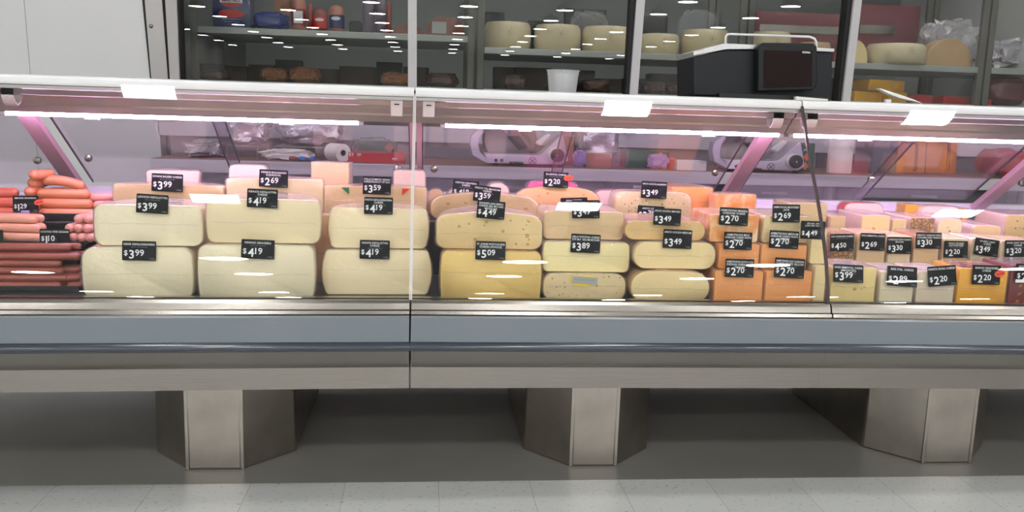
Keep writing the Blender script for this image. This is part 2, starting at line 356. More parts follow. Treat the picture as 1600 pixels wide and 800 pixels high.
def display_case(sec, s0, s1, label, bars, doors):
    ox, a = SEC[sec]
    O = Vector((ox + (s0 + s1) / 2 * cos(a), 2.9 + (s0 + s1) / 2 * sin(a), 0))
    W = lambda s, t, z: Vector((ox + s * cos(a), t + s * sin(a), z)) - O
    root = empty('deli_display_case', O, 0, label, 'display case', 'cheese counter cases')
    def sweep(name, poly, mt, parent=root, e0=.0025, e1=.0025, bev=0, sm=35):
        b = BM(); A = [b.verts.new(W(s0 + e0, t, z)) for t, z in poly]; B = [b.verts.new(W(s1 - e1, t, z)) for t, z in poly]; n = len(poly)
        b.faces.new(A); b.faces.new(B[::-1])
        for i in range(n): b.faces.new((A[i], B[i], B[(i + 1) % n], A[(i + 1) % n]))
        o = link(name, b, mt, parent, smooth=sm, bevel=bev)
        return o
    arc = [(2.832 + .012 * (1 - sin(q)) - .0, 1.279 + .012 * cos(q) * 1) for q in (pi / 2, pi / 4, 0)]
    rail = sweep('top_rail', [(2.832, 1.268), (2.835, 1.262), (2.846, 1.260), (2.872, 1.260), (2.885, 1.285), (2.88, 1.291), (2.846, 1.291), (2.837, 1.288), (2.832, 1.281)], WHITE_METAL)
    sweep('rail_trim', [(2.845, 1.2595), (2.845, 1.250), (2.86, 1.247), (2.88, 1.247), (2.88, 1.2595)], mat('satin_trim', (190, 190, 188), .3, .7))
    sweep('canopy_top', [(2.882, 1.25), (2.882, 1.286), (3.20, 1.286), (3.20, 1.25)], STEEL)
    sweep('light_housing', [(2.872, 1.248), (2.885, 1.232), (2.90, 1.229), (2.925, 1.206), (2.93, 1.206), (2.935, 1.199), (2.9605, 1.1775), (3.12, 1.1775), (3.12, 1.25), (2.88, 1.25)], mat('satin_housing_steel', (186, 182, 180), .34, .55), sm=12)
    ED = mat('dark_joint_seal', (58, 46, 48), .4); EP = mat('pale_glass_edge', (206, 202, 202), .2)
    GE = {1: (EP, EP), 2: (EP, ED), 3: (ED, EP)}[sec]
    gp = smoothp(GLASSP); g2 = offset(gp, -.005)
    gl = sweep('front_glass', gp + g2[::-1], GLASS, e0=.005, e1=.005, sm=40)
    for se, mt_ in ((s0 + .0005, GE[0]), (s1 - .0045, GE[1])):
        b = BM(); o_ = offset(gp, .0008); i_ = offset(gp, -.0058); pl = o_ + i_[::-1]; A = [b.verts.new(W(se, *p_)) for p_ in pl]; B = [b.verts.new(W(se + .004, *p_)) for p_ in pl]; m_ = len(pl); h_ = len(gp)
        for i in range(m_): b.faces.new((A[i], B[i], B[(i + 1) % m_], A[(i + 1) % m_]))
        for i in range(h_ - 1):
            b.faces.new((A[i], A[i + 1], A[m_ - 2 - i], A[m_ - 1 - i])); b.faces.new((B[i + 1], B[i], B[m_ - 1 - i], B[m_ - 2 - i]))
        link('glass_edge', b, mt_, gl)
    sweep('glass_sill', [(2.500, .664), (2.506, .672), (2.519, .672), (2.519, .6665), (2.536, .6665), (2.536, .673), (2.556, .673), (2.556, .60), (2.47, .60), (2.472, .634), (2.482, .636), (2.486, .645), (2.494, .647), (2.497, .655)], STEEL, sm=15)
    sweep('front_panel', [(2.4695, .633), (2.466, .629), (2.472, .556), (2.56, .556), (2.56, .600), (2.474, .6325)], PANEL_BLUE, e0=.0002 if sec == 3 else .0025, e1=.0002 if sec == 2 else .0025)
    n = 8; bp = [(2.476 - .016 * sin(pi * k / n) ** .6, .557 - .031 * k / n) for k in range(n + 1)]
    sweep('bumper', bp + [(2.52, .526), (2.52, .557)], BUMPER, e0=.0002, e1=.0002, sm=60)
    sweep('skirt', [(2.494, .526), (2.546, .458), (2.536, .396), (2.60, .396), (2.60, .526)], STEEL, sm=10, e0=.0002 if sec == 3 else .0025, e1=.0002 if sec == 2 else .0025)
    sweep('rear_light_block', [(3.745, .13), (3.755, .13), (3.755, .42), (3.50, .42), (3.50, .4115), (3.745, .4115)], STEELD)  # unseen plate, added to block aisle light and darken the floor below
    sweep('body_base', [(2.60, .41), (3.50, .41), (3.50, .642), (2.557, .642), (2.557, .605), (2.565, .555), (2.601, .53)], mat('case_underside_grey', (120, 118, 120), .5))
    sweep('deck', [(2.557, .6425), (3.44, .6425), (3.44, .648), (2.557, .648)], BLACKTRAY)
    sweep('rear_wall', [(3.44, .6425), (3.50, .6425), (3.50, .86), (3.44, .86)], INSIDE)
    tr = sweep('door_track', [(3.40, .86), (3.52, .86), (3.52, .9), (3.50, .9), (3.50, .885), (3.485, .885), (3.485, .9), (3.465, .9), (3.465, .882), (3.44, .876), (3.432, .868), (3.40, .868)], RAILLIT, sm=10)
    # rear sliding doors lean inwards at the top
    dl = [(3.085, 1.181), (3.475, .905)]
    def door(sa, sb, off, nm):
        v = Vector((dl[1][0] - dl[0][0], dl[1][1] - dl[0][1])).normalized(); nn = Vector((-v.y, v.x))
        T = lambda k, e: (dl[0][0] + (dl[1][0] - dl[0][0]) * k + nn.x * (e + off), dl[0][1] + (dl[1][1] - dl[0][1]) * k + nn.y * (e + off))
        def slab(bb, s_a, s_b, k0, k1, e0, e1):
            p = [T(k0, e0), T(k1, e0), T(k1, e1), T(k0, e1)]
            hexa(bb, [W(s_a, *q) for q in p] + [W(s_b, *q) for q in p])
        b = BM(); slab(b, sa, sb, 0.01, .99, 0, .005); o = link('rear_door', b, GLASS_REAR, root)
        b = BM(); slab(b, sa, sa + .0035, 0, 1, -.001, .006); slab(b, sb - .0035, sb, 0, 1, -.001, .006); link('door_edge', b, mat('door_edge_dark', (84, 74, 86), .3, .3), o)
        for s in [(sb - .045 if c == 'R' else sa + .045) for c in nm]:
            b = BM(); q = T(.62, -.006); M = Matrix.Translation(W(s, *q)) @ Matrix.Rotation(pi / 2, 4, 'X')
            lathe(b, [(.012, -.006), (.014, 0), (.012, .008), (.006, .010)], 16, M); link('door_pull', b, STEEL, o)
    for sa, sb, off, pulls in doors: door(sa, sb, off, pulls)
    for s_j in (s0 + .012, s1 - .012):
        v_ = [(3.079, 1.1765), (3.468, .9035)]; b = BM(); hexa(b, [W(s_j - .009, v_[0][0], v_[0][1]), W(s_j + .009, v_[0][0], v_[0][1]), W(s_j + .009, v_[0][0] + .012, v_[0][1]), W(s_j - .009, v_[0][0] + .012, v_[0][1]), W(s_j - .009, *v_[1]), W(s_j + .009, *v_[1]), W(s_j + .009, v_[1][0] + .012, v_[1][1]), W(s_j - .009, v_[1][0] + .012, v_[1][1])]); link('door_stile', b, mat('pink_lit_bar', (206, 168, 182), .3, .25), root)
    PB = mat('pink_lit_bar', (206, 168, 182), .3, .25)  # the tubes' pink light is put into this bar colour
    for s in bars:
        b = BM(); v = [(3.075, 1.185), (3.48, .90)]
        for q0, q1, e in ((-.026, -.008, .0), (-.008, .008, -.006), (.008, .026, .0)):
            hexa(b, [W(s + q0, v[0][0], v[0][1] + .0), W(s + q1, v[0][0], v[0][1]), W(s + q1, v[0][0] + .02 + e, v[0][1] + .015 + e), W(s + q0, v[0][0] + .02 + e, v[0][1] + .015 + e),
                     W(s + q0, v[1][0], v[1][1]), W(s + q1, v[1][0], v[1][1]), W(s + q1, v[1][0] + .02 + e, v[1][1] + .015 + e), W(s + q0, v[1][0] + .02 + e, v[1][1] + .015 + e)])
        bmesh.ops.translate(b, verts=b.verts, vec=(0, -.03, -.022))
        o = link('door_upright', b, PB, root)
        b = BM(); q = W(s, 3.115, 1.13); M = Matrix.Translation(q) @ Matrix.Rotation(pi / 2, 4, 'X'); lathe(b, [(.010, -.004), (.010, .004), (.006, .009)], 14, M); link('screw', b, STEEL, o)
    return root, W
CASE = {}
CASE[1] = display_case(1, -2.05, 0, 'long glass fronted case at the left holding sausages and white half wheels', [-1.26, -2.0], [(-.69, -.022, -.004, 'R'), (-1.22, -.65, .010, 'L'), (-1.96, -1.30, -.004, 'R')])
CASE[2] = display_case(2, 0, LEN, 'glass fronted case in the middle holding yellow, orange and holed cheeses', [LEN - .03], [(.022, .56, -.004, 'L'), (.52, LEN - .07, .010, 'R')])
CASE[3] = display_case(3, 0, 2.05, 'glass fronted case at the right holding small wrapped cheese blocks', [1.06, 2.0], [(.022, .56, -.004, 'R'), (.53, 1.02, .010, ''), (1.10, 1.96, -.004, 'L')])
def light_tube(sec, pxa, pxb, ya, yb):
    root, W = CASE[sec]; P = at(pxa, ya, 2.975, sec); Q = at(pxb, yb, 2.975, sec); z = .5 * (P.z + Q.z); P.z = Q.z = 1.1715
    b = BM(); O = root.location; d = (Q - P).normalized()
    tube(b, [P - O + d * .012, Q - O - d * .012], .0062, 12); t = link('light_tube', b, PINK, root)
    for A, s in ((P, 1), (Q, -1)):
        b = BM(); tube(b, [A - O - d * .004 * s, A - O + d * .013 * s], .0070, 12); link('tube_cap', b, PINKCAP, t)
    for k in (.24, .78):
        A = P.lerp(Q, k) - O; b = BM(); box(b, A.x - .022, A.x + .022, A.y - .006, A.y + .012, A.z - .013, A.z - .0105); box(b, A.x - .02, A.x + .02, A.y + .009, A.y + .012, A.z - .013, A.z + .006)
        link('tube_clip', b, WHITE_PL, t)
light_tube(1, 2, 566, 175, 192.5); light_tube(2, 690, 1222, 197, 211); light_tube(3, 1234, 1720, 206, 220)
def clamp(sec, px, s_side):
    root, W = CASE[sec]; P = at(px, 163, 2.855, sec) - root.location
    b = BM(); box(b, P.x - .019, P.x + .019, P.y - .004, P.y + .004, 1.198 , 1.25)
    o = link('glass_clamp', b, BEIGE_PLASTIC, root, bevel=.003)
    b = BM(); box(b, P.x - .008, P.x + .008, P.y - .006, P.y - .0035, 1.234, 1.238); link('clamp_slot', b, DARKGAP, o)
clamp(1, 620, 0); clamp(2, 670, 0)
def hook_clamp(sec, px):
    root, W = CASE[sec]; P = at(px, 178, 2.85, sec) - root.location
    prof = [(-.012, 1.245), (-.012, 1.225), (-.002, 1.205), (.014, 1.196), (.034, 1.206), (.046, 1.228), (.06, 1.24)]
    b = BM(); A = []
    for dx in (-.018, .018):
        for th in (0, .004): A.append([b.verts.new((P.x + dx, P.y + y + .0, z + th)) for y, z in prof])
    n = len(prof)
    for i in range(n - 1):
        b.faces.new((A[0][i], A[0][i + 1], A[2][i + 1], A[2][i])); b.faces.new((A[1][i], A[3][i], A[3][i + 1], A[1][i + 1]))
        b.faces.new((A[0][i], A[1][i], A[1][i + 1], A[0][i + 1])); b.faces.new((A[2][i], A[2][i + 1], A[3][i + 1], A[3][i]))
    for i in (0, n - 1): b.faces.new((A[0][i], A[2][i], A[3][i], A[1][i]))
    link('glass_clamp', b, BEIGE_PLASTIC, root, smooth=60)
hook_clamp(2, 1215); hook_clamp(3, 1268); hook_clamp(1, 16)
# pedestals
def pedestal(sec, x0, x1, label):
    root, W = CASE[sec]; cx = (x0 + x1) / 2; hw = (x1 - x0) / 2; ch = .15; yf = 2.868; yc = 3.03; yb = 3.69
    poly = [(x0, yc), (x0 + ch, yf), (x1 - ch - .005, yf), (x1, yc), (x1, yb), (x0, yb)]
    b = BM(); z0, z1 = 0, .409
    A = [b.verts.new((x - cx, y - yf, z0)) for x, y in poly]; B = [b.verts.new((cx + (x - cx) * .985 - cx, y - yf, z1)) for x, y in poly]
    b.faces.new(A[::-1]); b.faces.new(B)
    for i in range(6): b.faces.new((A[i], A[(i + 1) % 6], B[(i + 1) % 6], B[i]))
    r = tag(link('case_pedestal', b, STEELV, None, (cx, yf, 0), bevel=.008), label, 'pedestal', 'steel pedestals under the counter')
    b = BM()   # folded seam strips on the two front corners
    for q in (x0 + ch, x1 - ch - .005):
        d = q - cx; s = 1 if d > 0 else -1
        box(b, d - .006, d + .006, -.0012, .004, .002, .40)
    link('corner_fold', b, STEELV, r, bevel=.001)
    b = BM(); box(b, x0 - cx - .016, x0 - cx, .80, .83, .36, .40); link('fixing_tab', b, STEELD, r)
pedestal(1, -.945, -.460, 'left steel pedestal with angled corners, under the white half wheels')
pedestal(2, .359, .823, 'middle steel pedestal with angled corners, under the yellow cheeses')
pedestal(3, 1.66, 2.147, 'right steel pedestal with angled corners, under the small wrapped blocks')
# ---------------------------------------------------------------- cheeses
DECK = .6484
def cheese_mat(name, col, amt=.05, sc=9, rough=.42, bump=.12): return mat(name, col, rough, noise=(sc, amt), bump=(70, bump), coat=.25)
M_WHITE = cheese_mat('ivory_paste', (238, 226, 192)); M_CREAM = cheese_mat('cream_paste', (240, 222, 180)); M_BUTTER = cheese_mat('butter_paste', (240, 216, 158))
M_TAN = cheese_mat('tan_paste', (226, 196, 150)); M_PINKISH = cheese_mat('pale_rosy_paste', (238, 214, 200)); M_GOLD = cheese_mat('golden_paste', (232, 198, 112), .08)
M_SWISS = cheese_mat('holed_paste', (234, 206, 148)); M_ORANGE = cheese_mat('orange_cheddar_paste', (246, 166, 90), .06); M_APRICOT = cheese_mat('apricot_cheddar_paste', (240, 168, 92), .06)
M_RIND = cheese_mat('pale_rind', (214, 190, 146)); M_BROWNRIND = cheese_mat('smoked_brown_rind', (186, 130, 72), .15); M_YRIND = cheese_mat('amber_rind', (214, 160, 70), .12)
M_YWAX = mat('yellow_wax', (240, 176, 30), .3, coat=.3, bump=(30, .15)); M_RWAX = mat('dark_red_wrapper', (120, 28, 30), .3, coat=.3, bump=(30, .2)); M_OLIVE = cheese_mat('olive_cream_paste', (214, 196, 142))
M_DARKEYE = mat('cheese_eye_shade', (204, 156, 94), .5); M_SEED = mat('dark_pepper_seed', (92, 70, 44), .6)
M_SPECK = ramp_mat('herb_speckled_paste', 'voronoi', 62, [(.0, (126, 100, 58)), (.10, (150, 120, 74)), (.2, (226, 202, 152)), (1, (230, 208, 160))], .45, .25)
M_MARBLE = ramp_mat('marbled_paste', 'noise', 22, [(.38, (236, 150, 72)), (.5, (238, 178, 110)), (.6, (242, 214, 166))], .45, .25)
M_CRUST = ramp_mat('cracked_nut_crust', 'voronoi', 58, [(.0, (112, 78, 44)), (.12, (176, 132, 82)), (.5, (214, 176, 120))], .6, .1, .4, feature='DISTANCE_TO_EDGE')
M_GREEN = mat('green_print', (20, 110, 62), .4); M_RED = mat('red_print', (214, 42, 40), .4); M_LABELY = mat('yellow_sticker', (236, 206, 84), .4); M_LABELG = mat('grey_sticker', (176, 178, 174), .4); M_LABELW = mat('white_sticker', (240, 238, 240), .4)
M_PINKPR = mat('magenta_print', (206, 84, 140), .35)
def outline(w, h, r, bulge=0, dome=0, n=5, rb=None, chamf=0):
    """closed outline in x,z (z from 0..h), rounded corners; bulge widens the mid height; dome raises the middle of the top"""
    rb = r if rb is None else rb; P = []
    def arc(cx, cz, rr, a0, a1):
        for k in range(n + 1):
            a = a0 + (a1 - a0) * k / n; P.append((cx + rr * cos(a), cz + rr * sin(a)))
    hw = w / 2
    arc(-hw + rb, rb, rb, pi, 1.5 * pi); 
    for k in range(1, 8): P.append((-hw + rb + (w - 2 * rb) * k / 8, 0))
    arc(hw - rb, rb, rb, 1.5 * pi, 2 * pi)
    for k in range(1, 4): P.append((hw, rb + (h - rb - r) * k / 4))
    arc(hw - r, h - r, r, 0, pi / 2)
    for k in range(1, 8): P.append((hw - r - (w - 2 * r) * k / 8, h))
    arc(-hw + r, h - r, r, pi / 2, pi)
    for k in range(1, 4): P.append((-hw, h - r - (h - rb - r) * k / 4))
    out = []
    for x, z in P:
        zn = z / h; s = 1 - bulge * (2 * zn - 1) ** 2
        z2 = z + dome * (z / h) * (-(x / hw) ** 2)
        out.append((x * s, z2))
    return out
def body(bm, ol, L, half, h, tilt=0, fb=.004, jitter=0, grow=0.0, seed=0):
    """front face at y=0 (material 0), flesh going back (material 1)"""
    from mathutils import noise
    st = [(0, 1 - fb * 6), (fb * .4, 1 - fb * 1.5), (fb, 1)]
    n = 9
    for k in range(1, n + 1):
        q = k / n; y = fb + (L - fb) * q
        sc = max(.12, 1 - (q * .985) ** 3.2) ** .45 if half else (1 if k < n - 1 else (.995 if k == n - 1 else .97))
        st.append((y, sc))
    rings = []
    for i, (y, sc) in enumerate(st):
        r = []
        for x, z in ol:
            zz = h / 2 + (z - h / 2) * ((1 - fb * 3) if i == 0 else 1)
            p = Vector((x * sc, y, zz))
            if grow:
                d = Vector((x * 1.0, 0, z - h / 2)); d = d.normalized() if d.length > 1e-6 else d
                p += d * grow; p.y += (-grow if i == 0 else (grow if i == len(st) - 1 else 0))
                p += d * (jitter * .5 * (1 + noise.noise(p * 26 + Vector((seed, 0, 0)))))
                p.z = min(max(p.z, -.0002), h + .0034)
            r.append(bm.verts.new(p))
        rings.append(r)
    m = len(ol)
    for i in range(len(rings) - 1):
        for k in range(m): bm.faces.new((rings[i][k], rings[i][(k + 1) % m], rings[i + 1][(k + 1) % m], rings[i + 1][k])).material_index = 1 if i > 1 else 0
    bm.faces.new(rings[0][::-1]).material_index = 0; bm.faces.new(rings[-1]).material_index = 1
CH = {}
def cheese(key, name, label, sec, bx, rest, t=None, half=False, L=None, face=M_WHITE, rind=None, r=.02, rb=None, bulge=0, dome=0, wrap=True, group=None, yaw=0, eyes=0, seeds=0, crease=True, cat='cheese', tmax=None):
    x0, x1, y0, y1 = bx; xc = (x0 + x1) / 2
    z0 = rest if not isinstance(rest, str) else CH[rest]['z1'] + .004
    if t is None:
        t = depth_on(xc, y1, z0, sec)
        if isinstance(rest, str): t = max(CH[rest]['t'] + .026, min(t, CH[rest]['t'] + .10))
        if tmax: t = min(t, tmax)
    A = at(x0, y0, t, sec); B = at(x1, y0, t, sec); Bm = at(xc, y0, t, sec); W = (B - A).length - .004
    h = max(.02, Bm.z - z0); r = min(r, h * .49, W * .3)
    if rb is not None: rb = min(rb, h * .49)
    L = L or .22
    if sec < 3 and t < 3.02: L = min(L, (2.89 if sec == 1 else 3.02) - t)
    ol = outline(W, h, r, bulge, dome, rb=rb)
    b = BM(); body(b, ol, L, half, h); P = at(xc, (y0 + y1) / 2, t, sec)
    o = link(name, b, [face, rind or face], None, (P.x, P.y, z0), (0, 0, SEC[sec][1] + radians(yaw)), smooth=40)
    tag(o, label, cat, group)
    rnd = random.Random(hash_(key))
    if wrap:
        b = BM(); body(b, ol, L, half, h, grow=.0014, jitter=.0055, seed=hash_(key) % 97)
        link('plastic_wrap', b, FILM, o, smooth=60)
    if crease:   # the welded film seam runs across the face
        b = BM(); zz = h * rnd.uniform(.42, .58); pts = [(x * W * .46, -.0032, zz + .002 * sin(x * 5 + rnd.random() * 6)) for x in [k / 6 - 1 for k in range(13)]]
        tube(b, pts, .0011, 5); link('wrap_seam', b, FILM, o)
    if eyes or seeds:
        b = BM()
        for k in range(eyes + seeds):
            ex, ez = rnd.uniform(-.42, .42) * W * (1 - .1), rnd.uniform(.14, .80) * h
            q = rnd.uniform(.0028, .0066) if k < eyes else rnd.uniform(.0016, .0034)
            bmesh.ops.create_uvsphere(b, u_segments=10, v_segments=6, radius=1, matrix=Matrix.Translation((ex, -.0002, ez)) @ Matrix.Diagonal((q * rnd.uniform(.9, 1.4), .0011, q * rnd.uniform(.7, 1), 1)))
        link('cheese_holes' if eyes else 'pepper_seeds', b, M_DARKEYE if eyes else M_SEED, o)
    CH[key] = dict(o=o, t=t, z0=z0, z1=z0 + h, W=W, h=h, L=L, sec=sec); return o
def hash_(s):
    v = 7
    for c in s: v = (v * 31 + ord(c)) % 100003
    return v
# --- black risers that lift the back rows
def riser(sec, s0, s1, t0, t1, z1, label):
    ox, a = SEC[sec]; c = (s0 + s1) / 2
    o = tag(link('display_riser', boxbm(-(s1 - s0) / 2, (s1 - s0) / 2, 0, t1 - t0, 0, z1 - DECK), BLACKTRAY, None, (ox + c * cos(a), t0 + c * sin(a), DECK + .0003), (0, 0, a), bevel=.004), label, 'riser', 'black display risers')
RZ = .842
riser(1, -1.02, -.03, 3.035, 3.425, RZ, 'low black riser under the back row of white cheeses in the left case')
riser(2, .02, LEN - .05, 3.035, 3.425, RZ, 'low black riser under the back row of cheeses in the middle case')
riser(3, .02, 1.2, 2.865, 3.02, .735, 'low black step under the middle row of blocks in the right case')
riser(3, .02, 1.2, 3.025, 3.425, .79, 'tall black step under the back row of blocks in the right case')
RZ += .0008
GH = 'half wheels in the left case'
# column 1
cheese('1a', 'cheese_half_wheel', 'ivory half wheel at the bottom of the leftmost cheese stack, beside the brown sausages', 1, (127, 304, 388, 463), DECK, half=True, r=.03, rb=.012, bulge=.035, L=.27, group=GH)
cheese('1b', 'cheese_half_wheel', 'ivory half wheel second from the bottom in the leftmost stack, beside pale sausages', 1, (146, 319, 321, 388), '1a', half=True, r=.02, rb=.022, bulge=.03, L=.25, group=GH)
cheese('1c', 'cheese_half_wheel', 'tan faced half wheel behind the leftmost stack, with the uppermost $3.99 card', 1, (176, 352, 289, 330), RZ, t=3.060, half=True, r=.012, L=.12, face=M_TAN, group=GH)
cheese('1d', 'cheese_wedge', 'pink lit wrapped wedge at the very back behind the leftmost stack', 1, (228, 312, 267, 300), RZ, t=3.200, r=.01, L=.12, face=M_PINKISH, half=True)
# column 2
cheese('2a', 'cheese_half_wheel', 'ivory half wheel at the bottom of the second stack from the left', 1, (308, 494, 384, 465), DECK, half=True, r=.022, rb=.012, bulge=.03, L=.27, group=GH)
cheese('2b', 'cheese_half_wheel', 'ivory half wheel in the middle of the second stack, under the $2.69 card', 1, (321, 503, 312, 383), '2a', half=True, r=.02, rb=.02, bulge=.035, L=.25, face=M_CREAM, group=GH)
cheese('2c', 'cheese_half_wheel', 'cream half wheel at the back of the second stack, carrying the $2.69 card', 1, (353, 507, 280, 330), RZ, t=3.065, half=True, r=.012, L=.12, face=M_CREAM, group=GH)
cheese('2d', 'cheese_wedge', 'rosy wedge with a sloping top behind the $2.69 card', 1, (357, 418, 258, 290), RZ, t=3.200, r=.02, L=.07, face=M_PINKISH)
# column 3
cheese('3a', 'cheese_half_wheel', 'octagon sided cream half wheel at the bottom of the third stack', 1, (502, 677, 392, 460), DECK, half=True, r=.008, rb=.008, bulge=.085, L=.27, face=M_CREAM, group=GH)
cheese('3b', 'cheese_half_wheel', 'cream half wheel with a ringed top in the middle of the third stack', 1, (512, 672, 326, 392), '3a', half=True, r=.012, rb=.012, bulge=.07, L=.25, face=M_CREAM, group=GH)
cheese('3c', 'cheese_half_wheel', 'cream half wheel with green and red printed corners behind the third stack', 1, (506, 668, 292, 340), RZ, t=3.055, half=True, r=.008, L=.12, face=M_TAN, group=GH)
c = CH['3c']; o = c['o']; b = BM()
b2 = BM()
for s, bb in ((-1, b), (1, b2)):
    x = s * c['W'] * .265; z = c['h'] - .004
    vs = [bb.verts.new((x + s * .024, -.004, z)), bb.verts.new((x - s * .002, -.004, z)), bb.verts.new((x - s * .002, -.004, z - .024))]; bb.faces.new(vs)
    ex = bmesh.ops.extrude_face_region(bb, geom=bb.faces[:]); bmesh.ops.translate(bb, verts=[v for v in ex['geom'] if isinstance(v, bmesh.types.BMVert)], vec=(0, -.0008, 0))
link('green_label_corner', b, M_GREEN, o)['label'] = 'green printed corner'; link('red_label_corner', b2, M_RED, o)['label'] = 'red printed corner'
cheese('3d', 'cheese_block', 'orange faced tall block standing at the back left of the third stack', 1, (484, 547, 254, 292), RZ, t=3.2050, r=.004, L=.06, face=M_TAN, rind=M_PINKISH, yaw=-12)
cheese('3e', 'cheese_wedge', 'rosy wedge with a rounded top behind the third stack, right of the $3.59 card', 1, (614, 665, 267, 294), RZ, t=3.180, r=.012, L=.12, face=M_PINKISH)
# backing wheels seen between the stacks
for bx, lb in [((240, 398, 392, 455), 'lower'), ((430, 590, 395, 455), 'lower')]:
    w_ = 'first and second' if bx[0] < 300 else 'second and third'
    cheese('g%d' % bx[0], 'cheese_half_wheel', 'lower tan half wheel behind the gap between %s stacks' % w_, 1, bx, DECK, t=2.915, L=.11, half=True, face=M_TAN, crease=False, group=GH)
    cheese('h%d' % bx[0], 'cheese_half_wheel', 'upper tan half wheel behind the gap between %s stacks' % w_, 1, (bx[0] + 6, bx[1] + 6, 334, 392), 'g%d' % bx[0], t=2.925, L=.1, half=True, face=M_TAN, crease=False, group=GH)
# column 4
cheese('4a', 'cheese_half_wheel', 'golden half wheel with amber rind at the bottom, under the $5.09 card', 2, (687, 848, 393, 468), DECK, half=True, r=.02, rb=.008, bulge=.03, L=.27, face=M_GOLD, rind=M_YRIND)
cheese('4b', 'cheese_half_wheel', 'pale holed half wheel on top of the golden one, under the $4.49 card', 2, (681, 849, 332, 392), '4a', half=True, r=.03, rb=.03, L=.24, face=M_SWISS, rind=M_RIND, eyes=17, dome=.014)
cheese('4c', 'cheese_half_wheel', 'holed half wheel with a domed top behind the $4.49 card', 2, (672, 844, 302, 365), RZ, t=3.052, half=True, r=.04, L=.12, face=M_TAN, rind=M_RIND, eyes=11, dome=.02)
cheese('4d', 'cheese_wedge', 'small rosy domed wedge behind the overlapping price cards', 2, (760, 796, 287, 312), RZ, t=3.200, r=.03, L=.1, face=M_PINKISH, dome=.01)
cheese('4e', 'cheese_wedge', 'small yellow rounded wedge behind the holed half wheel at the glass joint', 2, (668, 694, 297, 320), RZ, t=3.190, r=.02, L=.08, face=M_TAN, dome=.01)
cheese('4f', 'cheese_wedge', 'low pink wrapped wedge behind the $4.19 card left of the domed wheel', 2, (698, 757, 296, 320), RZ, t=3.190, r=.02, L=.08, face=M_PINKISH, dome=.01)
# column 5
cheese('5a', 'cheese_loaf', 'speckled loaf with a yellow sticker at the bottom, beside the golden half wheel', 2, (848, 979, 429, 469), DECK, r=.032, rb=.03, L=.26, face=M_SPECK)
o = CH['5a']['o']; h = CH['5a']['h']; b = BM()
lathe(b, [(.042, -.0009), (.042, .0)], 28, Matrix.Translation((-.008, -.0042, h - .012)) @ Matrix.Rotation(pi / 2, 4, 'X') @ Matrix.Scale(.62, 4, (0, 1, 0)))
for v in b.verts: v.co.z = min(v.co.z, h - .002)
s_ = link('round_sticker', b, M_LABELY, o); s_['label'] = 'yellow round sticker'
b = BM(); box(b, -.046, .034, -.0062, -.0052, h - .0275, h - .006, Matrix.Rotation(radians(4), 4, 'Y')); q = link('barcode_strip', b, M_LABELG, s_, bevel=.0005); q['label'] = 'grey printed strip'
b = BM()
for k in range(22): box(b, -.04 + k * .0031, -.04 + k * .0031 + .0008 + .0008 * (k % 3 == 0), -.0068, -.0062, h - .020, h - .010, Matrix.Rotation(radians(4), 4, 'Y'))
link('printed_lines', b, INKG, q)
cheese('5b', 'cheese_loaf', 'pale green cream loaf wrapped with a pink top, on the speckled loaf', 2, (847, 985, 379, 430), '5a', r=.014, rb=.014, bulge=.02, L=.25, face=cheese_mat('green_cream_paste', (236, 220, 160)), rind=M_PINKISH)
cheese('5c', 'cheese_loaf', 'flat tan cream loaf in the middle row under the partly hidden $3.49 card', 2, (848, 976, 331, 374), '5b', r=.012, rb=.012, bulge=.02, L=.2, face=M_TAN, tmax=2.825)
cheese('5d', 'cheese_half_wheel', 'apricot holed half wheel at the back under the $2.20 card with an orange sticker', 2, (801, 940, 292, 335), RZ, t=3.18, half=True, r=.05, L=.1, face=cheese_mat('apricot_holed_paste', (238, 190, 130)), eyes=8, dome=.02)
cheese('5e', 'cheese_wedge', 'pink wrapped wedge behind the white glare, left of the speckled back loaf', 2, (928, 992, 298, 330), RZ, t=3.3, r=.03, L=.06, face=M_PINKISH, rind=M_PINKPR)
cheese('5f', 'cheese_wedge', 'pink printed wrapped wedge behind the $2.20 card with the orange sticker', 2, (822, 905, 284, 310), RZ, t=3.300, r=.03, L=.05, face=M_PINKPR, rind=M_PINKPR)
# column 6
cheese('6a', 'cheese_loaf', 'rounded butter coloured loaf at the bottom, left of the orange blocks', 2, (985, 1110, 424, 472), DECK, r=.045, rb=.045, L=.26, face=M_BUTTER, rind=M_YRIND, dome=.008)
cheese('6b', 'cheese_loaf', 'rounded cream loaf second from the bottom, under the lower right $3.49 card', 2, (990, 1119, 379, 430), '6a', r=.035, rb=.035, L=.24, face=M_BUTTER, rind=M_TAN)
cheese('6c', 'cheese_loaf', 'smoked loaf with a brown edge, under the overlapping pair of $3.49 cards', 2, (975, 1103, 346, 386), '6b', r=.03, rb=.03, L=.2, face=cheese_mat('smoked_paste', (228, 190, 124), .1), rind=M_BROWNRIND, tmax=2.835)
cheese('6d', 'cheese_loaf', 'pepper flecked loaf in the back row under the topmost $3.49 card', 2, (960, 1081, 301, 342), RZ, t=3.050, r=.03, rb=.02, L=.11, face=M_SPECK, seeds=14)
